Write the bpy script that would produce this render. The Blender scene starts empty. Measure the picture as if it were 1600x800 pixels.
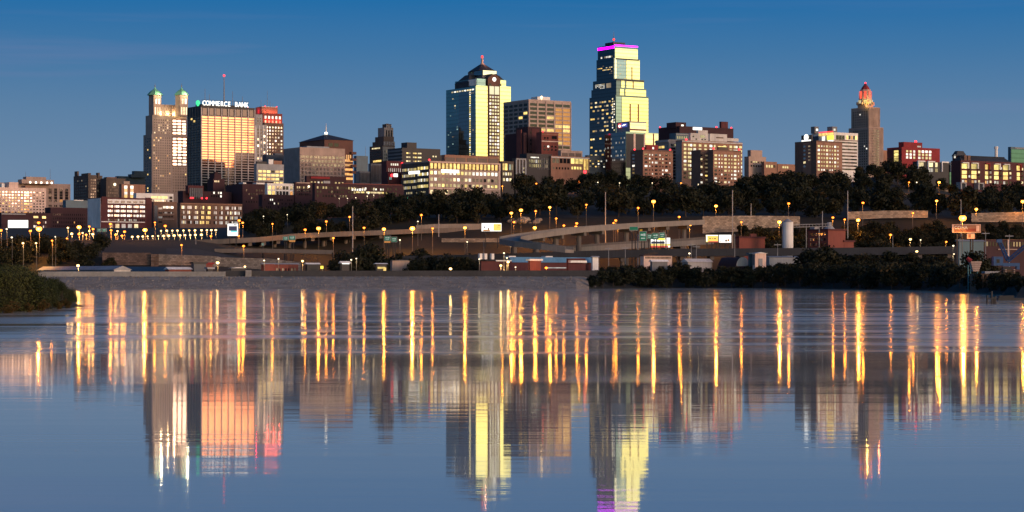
import bpy, math, random
from mathutils import Vector
R = random.Random(7)
F, CX, HY, CZ = 3300.0, 800.0, 431.0, 4.5      # focal length and horizon of the photograph in its 1600 px frame
sc = bpy.context.scene
col = sc.collection
rad = math.radians

def W(px, py, Y):
    return Vector(((px - CX) / F * Y, Y, CZ + (HY - py) / F * Y))
def ZZ(py, Y):
    return CZ + (HY - py) / F * Y
def lerp(a, b, t): return a + (b - a) * t
def curve(pts, x):
    if x <= pts[0][0]: return pts[0][1]
    for (a, b), (c, d) in zip(pts, pts[1:]):
        if x <= c:
            t = (x - a) / (c - a)
            return b + (d - b) * t
    return pts[-1][1]

# ---------------------------------------------------------------- materials
def new_mat(name):
    m = bpy.data.materials.new(name); m.use_nodes = True
    nt = m.node_tree
    b = nt.nodes['Principled BSDF']
    return m, nt, b
def node(nt, t, **kw):
    n = nt.nodes.new(t)
    for k, v in kw.items(): setattr(n, k, v)
    return n
def mathn(nt, op, a, b=None, clamp=False):
    n = node(nt, 'ShaderNodeMath', operation=op); n.use_clamp = clamp
    for i, v in enumerate((a, b)):
        if v is None: continue
        if isinstance(v, (int, float)): n.inputs[i].default_value = v
        else: nt.links.new(v, n.inputs[i])
    return n.outputs[0]
def mixc(nt, fac, a, b):
    n = node(nt, 'ShaderNodeMix', data_type='RGBA')
    if isinstance(fac, (int, float)): n.inputs[0].default_value = fac
    else: nt.links.new(fac, n.inputs[0])
    for i, v in ((6, a), (7, b)):
        if isinstance(v, tuple): n.inputs[i].default_value = (*v[:3], 1)
        else: nt.links.new(v, n.inputs[i])
    return n.outputs[2]
def noise(nt, co, scale, detail=3, rough=.55):
    n = node(nt, 'ShaderNodeTexNoise'); n.inputs['Scale'].default_value = scale
    n.inputs['Detail'].default_value = detail; n.inputs['Roughness'].default_value = rough
    nt.links.new(co, n.inputs['Vector'])
    return n.outputs['Fac']
def mapr(nt, v, a, b, c=0., d=1.):
    n = node(nt, 'ShaderNodeMapRange'); n.inputs[1].default_value = a; n.inputs[2].default_value = b
    n.inputs[3].default_value = c; n.inputs[4].default_value = d; nt.links.new(v, n.inputs[0])
    return n.outputs[0]
def objco(nt, scale=None):
    o = node(nt, 'ShaderNodeTexCoord').outputs['Object']
    if scale:
        m = node(nt, 'ShaderNodeMapping'); m.inputs['Scale'].default_value = scale
        nt.links.new(o, m.inputs['Vector']); o = m.outputs[0]
    return o
def posco(nt, scale=None):
    o = node(nt, 'ShaderNodeNewGeometry').outputs['Position']
    if scale:
        m = node(nt, 'ShaderNodeMapping'); m.inputs['Scale'].default_value = scale
        nt.links.new(o, m.inputs['Vector']); o = m.outputs[0]
    return o

M = {}
def wall(key, rgb, rough=.85, var=.3, streak=True, metal=0., floors=0.):
    """masonry, concrete, metal panel: weathered base colour, optional course lines every `floors` metres"""
    m, nt, b = new_mat(key)
    co = objco(nt)
    n1 = noise(nt, co, .12, 4)
    n2 = noise(nt, objco(nt, (1.6, 1.6, .12)), .8, 3) if streak else noise(nt, co, 1.1, 3)
    s = mathn(nt, 'ADD', mathn(nt, 'MULTIPLY', n1, .6), mathn(nt, 'MULTIPLY', n2, .4))
    f = mapr(nt, s, .3, .7)
    lo = tuple(c * (1 - var) for c in rgb); hi = tuple(min(1, c * (1 + var)) for c in rgb)
    c = mixc(nt, f, lo, hi)
    if floors:
        sx = node(nt, 'ShaderNodeSeparateXYZ'); nt.links.new(co, sx.inputs[0])
        fr = mathn(nt, 'FRACT', mathn(nt, 'DIVIDE', sx.outputs[2], floors))
        k = mathn(nt, 'LESS_THAN', fr, .14)
        c = mixc(nt, mathn(nt, 'MULTIPLY', k, .35), c, tuple(x * .45 for x in rgb))
    nt.links.new(c, b.inputs['Base Color'])
    b.inputs['Roughness'].default_value = rough; b.inputs['Metallic'].default_value = metal
    M[key] = m; return m
def glass(key, rgb, rough=.06, floor=3.9, bay=1.6, wob=.012, sp=.55):
    """coated curtain-wall glass with mullions and spandrels"""
    m, nt, b = new_mat(key)
    co = objco(nt)
    sx = node(nt, 'ShaderNodeSeparateXYZ'); nt.links.new(co, sx.inputs[0])
    fz = mathn(nt, 'FRACT', mathn(nt, 'DIVIDE', sx.outputs[2], floor))
    k = mathn(nt, 'LESS_THAN', fz, .3)
    xy = mathn(nt, 'ADD', sx.outputs[0], mathn(nt, 'MULTIPLY', sx.outputs[1], 1.0))
    fx = mathn(nt, 'LESS_THAN', mathn(nt, 'FRACT', mathn(nt, 'DIVIDE', xy, bay)), .1)
    n1 = noise(nt, objco(nt, (.5, .5, .26)), 1., 2)
    base = mixc(nt, mapr(nt, n1, .3, .7), tuple(c * .85 for c in rgb), rgb)
    c = mixc(nt, mathn(nt, 'MULTIPLY', k, sp), base, tuple(x * .55 for x in rgb))
    c = mixc(nt, mathn(nt, 'MULTIPLY', fx, .35), c, tuple(x * .6 for x in rgb))
    nt.links.new(c, b.inputs['Base Color'])
    b.inputs['Metallic'].default_value = 1.; b.inputs['Roughness'].default_value = rough
    bp = node(nt, 'ShaderNodeBump'); bp.inputs['Strength'].default_value = 1.; bp.inputs['Distance'].default_value = wob
    nt.links.new(noise(nt, objco(nt, (.3, .3, .2)), 1., 1), bp.inputs['Height'])
    nt.links.new(bp.outputs[0], b.inputs['Normal'])
    M[key] = m; return m
def pane(key, rgb=(.02, .022, .025), ior=2.1, rough=.08):
    m, nt, b = new_mat(key)
    b.inputs['Base Color'].default_value = (*rgb, 1); b.inputs['IOR'].default_value = ior
    b.inputs['Roughness'].default_value = rough
    M[key] = m; return m
def emit(key, rgb, s, sample=False, base=(.05, .05, .05)):
    m, nt, b = new_mat(key)
    b.inputs['Base Color'].default_value = (*base, 1)
    b.inputs['Emission Color'].default_value = (*rgb, 1); b.inputs['Emission Strength'].default_value = s
    m.cycles.emission_sampling = 'FRONT' if sample else 'NONE'
    M[key] = m; return m
def room(key, rgb, s):
    """a lit room behind a pane: brightness varies from window to window and inside it"""
    m, nt, b = new_mat(key)
    b.inputs['Base Color'].default_value = (.03, .03, .03, 1)
    b.inputs['Roughness'].default_value = .15
    oi = node(nt, 'ShaderNodeObjectInfo').outputs['Random']
    n = noise(nt, posco(nt), .45, 2)
    st = mathn(nt, 'MULTIPLY', mapr(nt, oi, 0, 1, .45 * s, 1.25 * s), mapr(nt, n, .35, .65, .6, 1.2))
    b.inputs['Emission Color'].default_value = (*rgb, 1); nt.links.new(st, b.inputs['Emission Strength'])
    m.cycles.emission_sampling = 'NONE'
    M[key] = m; return m

wall('concrete', (.34, .32, .30)); wall('pale_concrete', (.55, .52, .48)); wall('tan_stone', (.41, .295, .235)); wall('warm_concrete', (.42, .32, .27)); wall('grey_stone', (.25, .235, .22))
wall('oak_stone', (.30, .25, .215)); wall('dark_stone', (.10, .075, .06)); wall('brown_brick', (.17, .095, .065)); wall('red_brick', (.20, .055, .04))
wall('maroon_brick', (.085, .022, .024)); wall('dark_maroon', (.045, .016, .02)); wall('tan_brick', (.30, .155, .10)); wall('cream', (.72, .52, .42))
wall('white_paint', (.78, .75, .70)); wall('teal_metal', (.035, .10, .14), .5); wall('navy_metal', (.02, .04, .065), .5); wall('black_metal', (.02, .02, .022), .6)
wall('slate_roof', (.03, .035, .042), .7); wall('copper_roof', (.16, .42, .26), .6); wall('scarlet', (.24, .022, .025)); wall('blue_roof', (.10, .24, .38), .5)
wall('grey_metal', (.22, .24, .26), .55); wall('pole_metal', (.22, .21, .21), .5); wall('granite', (.13, .06, .045)); wall('bronze', (.09, .055, .04), .5)
wall('mullion', (.50, .42, .38), .6); wall('blue_steel', (.012, .07, .20), .5); wall('deck_concrete', (.13, .11, .095)); wall('ramp_concrete', (.23, .20, .17)); wall('spandrel_pink', (.30, .165, .13)); wall('dark_deck', (.030, .033, .040))
wall('ashlar', (.20, .175, .15), .95, .55, False); wall('lime_wall', (.42, .36, .29), .95, .45, False); wall('flood_pale', (.30, .29, .26), .95, .35, False)
wall('flood_shaded', (.06, .06, .06), .95, .3, False); wall('light_grey', (.33, .33, .33)); wall('timber', (.10, .06, .035), .9); wall('rib_grey', (.16, .165, .17))  # the darker flood wall concrete has shade put into its colour
wall('sign_green', (.0, .22, .12), .5, .1); wall('sign_yellow', (.65, .42, .03), .5, .1); wall('asphalt', (.05, .05, .052), .9, .3, False)
wall('car_dark', (.03, .03, .035), .3, .1); wall('car_white', (.6, .6, .6), .3, .1); wall('car_red', (.3, .02, .02), .3, .1); wall('rubber', (.015, .015, .015), .9, .1)
wall('teal_frame', (.10, .32, .34), .5, .2)
glass('town_glass', (.50, .46, .26), sp=.8); glass('town_north', (.13, .27, .28), .32); glass('place_glass', (.50, .45, .24), sp=.8); glass('place_dark', (.07, .085, .10))  # yellow sunset-face and darker north-face tints have the reflected sky put in
glass('bronze_glass', (.195, .10, .057), floor=3.6, bay=60., sp=.4); glass('blue_glass', (.13, .17, .20), floor=3.8); glass('teal_glass', (.04, .09, .10)); glass('pale_glass', (.45, .43, .36))
pane('pane'); pane('pane_dark', (.012, .013, .016), 1.28); pane('pane_bright', (.03, .03, .03), 2.9, .06); pane('pane_warm', (.04, .03, .02), 2.6, .08)
room('warm', (1., .80, .42), 1.15); room('gold', (1., .64, .17), 1.45); room('white_lit', (1., .93, .78), 1.6); room('orange_lit', (1., .42, .10), 1.0)
room('dim', (.9, .66, .38), .30); room('cool', (.55, .85, .8), .45); room('white_dim', (.9, .86, .8), .55); room('yellow_lit', (1., .75, .22), 1.5); room('red_lit', (1., .10, .05), 1.5)
emit('sign_white', (1., .96, .86), 2.2); emit('board_white', (1., .97, .9), 1.6); emit('board_yellow', (1., .70, .12), 1.1); emit('neon_purple', (.55, .0, .8), 8.); emit('neon_red', (1., .05, .04), 2.)
emit('board_blue', (.08, .12, .5), .8); emit('board_red', (.9, .08, .05), .9); emit('board_cyan', (.2, .85, .85), 1.); emit('board_navy', (.03, .04, .12), .6); emit('board_brown', (.25, .08, .03), .5)
emit('beacon', (1., .03, .04), 4.); emit('green_lamp', (.05, .9, .35), 1.2); emit('clock', (1., .95, .85), 2.); emit('yellow_sign', (1., .78, .08), 1.6)
emit('board_orange', (1., .38, .06), .5); emit('traffic_green', (.1, 1., .5), 6.); emit('tail', (1., .03, .02), 12.); emit('globe', (1., .95, .8), 4.)
emit('sodium', (1., .20, .015), 3.6); emit('sodium_big', (1., .33, .035), 7.); emit('metal_halide', (1., .62, .22), 5.); emit('small_white', (1., .80, .5), 3.)
emit('sign_letters', (.75, .9, .8), .45)

# ---------------------------------------------------------------- mesh helpers
class MB:
    def __init__(s): s.v, s.f, s.m = [], [], []
    def add(s, vs, fs, m=0):
        o = len(s.v); s.v += [tuple(v) for v in vs]; s.f += [tuple(i + o for i in f) for f in fs]; s.m += [m] * len(fs); return s
    def box(s, x0, x1, y0, y1, z0, z1, m=0):
        return s.add([(x0, y0, z0), (x1, y0, z0), (x1, y1, z0), (x0, y1, z0), (x0, y0, z1), (x1, y0, z1), (x1, y1, z1), (x0, y1, z1)],
                     [(0, 3, 2, 1), (4, 5, 6, 7), (0, 1, 5, 4), (1, 2, 6, 5), (2, 3, 7, 6), (3, 0, 4, 7)], m)
    def prism(s, pts, z0, z1, m=0, top=None):
        n = len(pts); top = top or pts
        vs = [(x, y, z0) for x, y in pts] + [(x, y, z1) for x, y in top]
        fs = [tuple(range(n - 1, -1, -1)), tuple(range(n, 2 * n))] + [(i, (i + 1) % n, n + (i + 1) % n, n + i) for i in range(n)]
        return s.add(vs, fs, m)
    def cone(s, cx, cy, r0, r1, z0, z1, n=8, m=0, rot=0.):
        a = [rot + 2 * math.pi * i / n for i in range(n)]
        return s.prism([(cx + r0 * math.cos(t), cy + r0 * math.sin(t)) for t in a], z0, z1, m, [(cx + r1 * math.cos(t), cy + r1 * math.sin(t)) for t in a])
    def tube(s, p, q, r0, r1=None, n=6, m=0):
        p, q = Vector(p), Vector(q); r1 = r0 if r1 is None else r1
        d = (q - p).normalized(); u = d.cross(Vector((0, 0, 1)) if abs(d.z) < .9 else Vector((1, 0, 0))).normalized(); w = d.cross(u)
        vs = [p + (u * math.cos(2 * math.pi * i / n) + w * math.sin(2 * math.pi * i / n)) * r0 for i in range(n)]
        vs += [q + (u * math.cos(2 * math.pi * i / n) + w * math.sin(2 * math.pi * i / n)) * r1 for i in range(n)]
        fs = [tuple(range(n)), tuple(range(2 * n - 1, n - 1, -1))] + [(i, n + i, n + (i + 1) % n, (i + 1) % n) for i in range(n)]
        return s.add(vs, fs, m)
    def ball(s, c, r, n=8, k=5, m=0, sz=1.):
        c = Vector(c); vs = [c + Vector((0, 0, -r * sz))]
        for j in range(1, k):
            t = math.pi * j / k
            vs += [c + Vector((r * math.sin(t) * math.cos(2 * math.pi * i / n), r * math.sin(t) * math.sin(2 * math.pi * i / n), -r * sz * math.cos(t))) for i in range(n)]
        vs.append(c + Vector((0, 0, r * sz))); fs = []
        for i in range(n): fs.append((0, 1 + (i + 1) % n, 1 + i))
        for j in range(k - 2):
            for i in range(n):
                a = 1 + j * n; fs.append((a + i, a + (i + 1) % n, a + n + (i + 1) % n, a + n + i))
        a = 1 + (k - 2) * n; l = len(vs) - 1
        for i in range(n): fs.append((a + i, a + (i + 1) % n, l))
        return s.add(vs, fs, m)
    def mesh(s, name, mats):
        me = bpy.data.meshes.new(name); me.from_pydata(s.v, [], s.f)
        mats = mats if isinstance(mats, (list, tuple)) else [mats]
        for k in mats: me.materials.append(M[k] if isinstance(k, str) else k)
        me.polygons.foreach_set('material_index', s.m); me.update(); return me
    def build(s, name, mats, parent=None, loc=(0, 0, 0), rz=0.):
        return link(name, s.mesh(name, mats), parent, loc, rz)
def link(name, data, parent=None, loc=(0, 0, 0), rz=0.):
    o = bpy.data.objects.new(name, data); col.objects.link(o); o.parent = parent; o.location = loc; o.rotation_euler = (0, 0, rz); return o
def tag(o, label=None, cat=None, group=None, kind=None):
    if label: o['label'] = label
    if cat: o['category'] = cat
    if group: o['group'] = group
    if kind: o['kind'] = kind
    return o
def thing(name, label, cat, loc, rz=0., group=None):
    return tag(link(name, None, None, loc, rz), label, cat, group)
def copy_tree(o, parent=None):
    c = o.copy(); col.objects.link(c); c.parent = parent
    for ch in KIDS.get(o.name, o.children): copy_tree(ch, c)
    return c
KIDS = {}
def text_mesh(body, size, depth=.12, bold=True):
    cu = bpy.data.curves.new('lettering', 'FONT'); cu.body = body; cu.size = size; cu.extrude = depth; cu.align_x = 'CENTER'; cu.resolution_u = 3
    if bold: cu.offset = size * .018
    o = bpy.data.objects.new('lettering', cu); col.objects.link(o)
    bpy.context.view_layer.update()
    me = bpy.data.meshes.new_from_object(o.evaluated_get(bpy.context.evaluated_depsgraph_get()))
    bpy.data.objects.remove(o); return me
def point_light(parent, loc, rgb, power, r=.4):
    l = bpy.data.lights.new('floodlight', 'POINT'); l.color = rgb; l.energy = power; l.shadow_soft_size = r
    return link('floodlight', l, parent, loc)
# ---------------------------------------------------------------- sky, sun, camera
SUN_AZ, SUN_EL = 128., 1.4          # degrees clockwise from the view direction (+Y): low, behind and to the right
w = bpy.data.worlds.new('World'); sc.world = w; w.use_nodes = True
nt = w.node_tree; bg = nt.nodes['Background']
sky = node(nt, 'ShaderNodeTexSky', sky_type='NISHITA'); sky.sun_disc = False
sky.sun_elevation = rad(SUN_EL); sky.sun_rotation = rad(SUN_AZ); sky.altitude = 250; sky.air_density = 1.; sky.dust_density = 1.; sky.ozone_density = 4.
dirv = node(nt, 'ShaderNodeTexCoord').outputs['Generated']
sp = node(nt, 'ShaderNodeSeparateXYZ'); nt.links.new(dirv, sp.inputs[0])
el = mathn(nt, 'DIVIDE', mathn(nt, 'ARCSINE', sp.outputs[2]), rad(60), True)     # 0 at the horizon, 1 at 60 degrees
def ramp(fac, stops):
    r = node(nt, 'ShaderNodeValToRGB'); e = r.color_ramp.elements
    while len(e) < len(stops): e.new(.5)
    for k, (p, c) in zip(e, stops): k.position = p; k.color = (*c, 1)
    nt.links.new(fac, r.inputs[0]); return r.outputs[0]
dusk = ramp(el, [(0, (.20, .275, .385)), (.05, (.145, .245, .385)), (.0755, (.104, .216, .375)), (.1, (.055, .182, .375)), (.126, (.014, .150, .385)), (.3, (.010, .10, .29)), (1, (.008, .05, .16))])
hz = node(nt, 'ShaderNodeCombineXYZ'); nt.links.new(sp.outputs[0], hz.inputs[0]); nt.links.new(sp.outputs[1], hz.inputs[1])
nm = node(nt, 'ShaderNodeVectorMath', operation='NORMALIZE'); nt.links.new(hz.outputs[0], nm.inputs[0])
dt = node(nt, 'ShaderNodeVectorMath', operation='DOT_PRODUCT'); nt.links.new(nm.outputs[0], dt.inputs[0]); dt.inputs[1].default_value = (math.sin(rad(SUN_AZ)), math.cos(rad(SUN_AZ)), 0)
side = mathn(nt, 'POWER', mapr(nt, dt.outputs['Value'], .25, 1.), 1.3)
glow = ramp(el, [(0, (.85, .46, .13)), (.045, (1., .74, .24)), (.075, (1., .86, .36)), (.10, (1., .95, .62)), (.16, (.66, .62, .50)), (.3, (.20, .19, .20)), (.6, (.0, .0, .0))])
def scale(c, f):
    n = node(nt, 'ShaderNodeVectorMath', operation='SCALE'); nt.links.new(c, n.inputs[0])
    if isinstance(f, (int, float)): n.inputs['Scale'].default_value = f
    else: nt.links.new(f, n.inputs['Scale'])
    return n.outputs[0]
def addv(a, b):
    n = node(nt, 'ShaderNodeVectorMath', operation='ADD'); nt.links.new(a, n.inputs[0]); nt.links.new(b, n.inputs[1]); return n.outputs[0]
GLOW = 4.2
cs = node(nt, 'ShaderNodeMapping'); cs.inputs['Scale'].default_value = (2.2, 2.2, 48); nt.links.new(dirv, cs.inputs['Vector'])
cir = mathn(nt, 'MULTIPLY', mapr(nt, noise(nt, cs.outputs[0], 1., 4), .5, .72), mathn(nt, 'MULTIPLY', mapr(nt, el, .06, .09), mapr(nt, el, .135, .10)))
dusk = mixc(nt, mathn(nt, 'MULTIPLY', cir, .65), dusk, (.17, .215, .40))     # thin high cirrus
tot = addv(addv(dusk, scale(scale(glow, side), GLOW)), scale(scale(sky.outputs[0], side), .08))
nt.links.new(tot, bg.inputs[0]); bg.inputs[1].default_value = 1.
sl = bpy.data.lights.new('sun', 'SUN'); sl.energy = 1.5; sl.angle = rad(16); sl.color = (1., .50, .33)
so = link('sun', sl); d = Vector((math.sin(rad(SUN_AZ)), math.cos(rad(SUN_AZ)), math.tan(rad(7)))); so.rotation_euler = d.to_track_quat('Z', 'Y').to_euler()
cam = bpy.data.cameras.new('camera'); cam.sensor_width = 36; cam.lens = 36 * F / 1600; cam.shift_y = (HY - 400) / 1600; cam.clip_end = 60000; cam.clip_start = .5
co = link('camera', cam, None, (0, 0, CZ)); co.rotation_euler = (rad(90), 0, 0); sc.camera = co
vs = sc.view_settings; vs.view_transform = 'Standard'; vs.look = 'None'; vs.exposure = 0; vs.gamma = 1
sc.display_settings.display_device = 'sRGB'
cy = sc.cycles; cy.max_bounces = 6; cy.diffuse_bounces = 2; cy.glossy_bounces = 4; cy.use_denoising = True; cy.sample_clamp_indirect = 30
cy.caustics_reflective = False; cy.caustics_refractive = False

# ---------------------------------------------------------------- ground and water
SHORE = [(-200, 707), (900, 707), (1000, 770), (1200, 770), (1300, 715), (1450, 640), (1530, 560), (1600, 430), (1650, 415), (1800, 520), (2600, 640)]
PLAT = [(-400, 34), (350, 34), (480, 40), (620, 45), (760, 47), (830, 61), (985, 62), (1080, 56), (1150, 56), (1200, 62), (1300, 62), (1380, 71), (1480, 60), (1700, 58)]
LEFTNESS = [(300, 1.), (520, 0.)]
def Zt(px, Y):
    sh = curve(SHORE, px)
    z = -1.6
    if Y > sh - 6: z = lerp(-1.6, 4.25, min(1, max(0, (Y - sh + 6) / 46.)))
    H = curve(PLAT, px); k = curve(LEFTNESS, px)
    if Y > 860:
        zr = 4.25 if Y < 960 else lerp(4.25, 25, (Y - 960) / 85.) if Y < 1045 else lerp(25, 34, min(1, (Y - 1045) / 30.)) if Y < 1075 else lerp(34, H, min(1, (Y - 1075) / 300.))
        zl = lerp(4.25, 12.6, (Y - 860) / 25.) if Y < 885 else lerp(12.6, 20.5, min(1, (Y - 885) / 90.)) if Y < 980 else 21.3 if Y < 1060 else lerp(21.3, H, min(1, (Y - 1060) / 220.))
        z = lerp(zr, zl, k)
    # near bank at the left edge of the picture
    x = (px - CX) / F * Y
    dx = (x + 92) / 34.; dy = (Y - 300) / 52.
    q = dx * dx + dy * dy
    if q < 1: z = max(z, -1.6 + 3.2 * min(1., (1 - q) * 2.2))
    return z
cols = list(range(-2600, -200, 200)) + list(range(-200, 1801, 20)) + list(range(2000, 4401, 200))
rows = [60, 150, 225] + list(range(240, 370, 8)) + [390, 420, 460, 500, 540, 580, 620, 650] + list(range(670, 860, 9)) + list(range(860, 1100, 12)) + list(range(1100, 1500, 40)) + [1550, 1700, 2000, 2400, 3000, 4000, 6000, 9000, 14000]
tm = MB()
for Y in rows:
    for c in cols:
        j = R.uniform(-.5, .5) if 670 < Y < 780 and 40 < c < 1000 else 0
        tm.v.append(((c - CX) / F * Y + j * 4, Y + j * 3, Zt(c, Y) + j * .5 * (Y < 745)))
nc = len(cols)
for i in range(len(rows) - 1):
    for j in range(nc - 1):
        Y, px = rows[i], cols[j]; sh = curve(SHORE, px)
        tm.f.append((i * nc + j, i * nc + j + 1, (i + 1) * nc + j + 1, (i + 1) * nc + j))
        tm.m.append(1 if sh - 20 < Y < sh + 52 and 60 < px < 915 else 2 if sh + 52 <= Y < 930 and px > 250 else 0)
def ground_mat(key, a, b, sc_, detail=5):
    m, nt, bs = new_mat(key); co = posco(nt)
    f = mapr(nt, mathn(nt, 'ADD', mathn(nt, 'MULTIPLY', noise(nt, co, sc_, detail), .6), mathn(nt, 'MULTIPLY', noise(nt, co, sc_ * 9, 3), .4)), .35, .65)
    nt.links.new(mixc(nt, f, a, b), bs.inputs['Base Color']); bs.inputs['Roughness'].default_value = .95; M[key] = m
ground_mat('grass_ground', (.006, .008, .004), (.016, .015, .009), .05)
ground_mat('riprap', (.20, .155, .11), (.50, .39, .28), .22)
ground_mat('yard_ground', (.015, .015, .014), (.045, .042, .036), .06)
g = tm.build('ground', ['grass_ground', 'riprap', 'yard_ground']); tag(g, kind='structure')

m, nt, b = new_mat('river_water'); M['river_water'] = m
pos = posco(nt); sx = node(nt, 'ShaderNodeSeparateXYZ'); nt.links.new(pos, sx.inputs[0]); Yv = sx.outputs[1]; Xv = sx.outputs[0]
warp = mathn(nt, 'MULTIPLY', mathn(nt, 'SUBTRACT', noise(nt, posco(nt, (.020, .05, .02)), 1., 4), .5), 44.)
D = mathn(nt, 'ADD', Yv, warp)                                   # distance with ragged edges
st1 = noise(nt, posco(nt, (.012, .10, 1)), 1., 4, .6)             # long wind streaks
st2 = noise(nt, posco(nt, (.035, .016, 1)), 1., 4, .6)            # broader cat's paws far out
st3 = noise(nt, posco(nt, (.016, .42, 1)), 1., 3, .6)             # thin ripples lying across the view
far = mapr(nt, D, 108, 135)                                      # ruffled current beyond about 110 m
mid = mathn(nt, 'MULTIPLY', mapr(nt, D, 86, 92), mapr(nt, D, 104, 97))     # a thin ruffled line in front of it
ruf = mapr(nt, mathn(nt, 'ADD', mathn(nt, 'MULTIPLY', st1, .7), mathn(nt, 'MULTIPLY', st2, .3)), .44, .58)
ruf = mathn(nt, 'MAXIMUM', ruf, mathn(nt, 'MULTIPLY', mapr(nt, st3, .50, .58), mapr(nt, st2, .38, .60)))
calmfar = mapr(nt, Yv, 250, 420, 1., .55)
a1 = mathn(nt, 'MULTIPLY', mathn(nt, 'MULTIPLY', far, ruf), calmfar)
amt = mathn(nt, 'MAXIMUM', a1, mathn(nt, 'MULTIPLY', mathn(nt, 'MULTIPLY', mid, mapr(nt, st2, .40, .60)), .5))
rough = mathn(nt, 'ADD', mapr(nt, D, 62, 150, .033, .060), mathn(nt, 'MULTIPLY', amt, .125))
nt.links.new(rough, b.inputs['Roughness'])
bp = node(nt, 'ShaderNodeBump'); bp.inputs['Strength'].default_value = 1.
rip = mathn(nt, 'ADD', noise(nt, posco(nt, (.10, 1.6, 1)), 1., 3), mathn(nt, 'MULTIPLY', noise(nt, posco(nt, (.02, .33, 1)), 1., 2), 2.5))
nt.links.new(mapr(nt, far, 0, 1, .0028, .0065), bp.inputs['Distance'])
nt.links.new(rip, bp.inputs['Height']); nt.links.new(bp.outputs[0], b.inputs['Normal'])
b.inputs['Base Color'].default_value = (.84, .66, .47, 1); b.inputs['IOR'].default_value = 1.75
wm = MB(); wm.add([(-9000, 2, 0), (9000, 2, 0), (9000, 1000, 0), (-9000, 1000, 0)], [(0, 1, 2, 3)])
tag(wm.build('river', 'river_water'), kind='structure')
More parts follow.
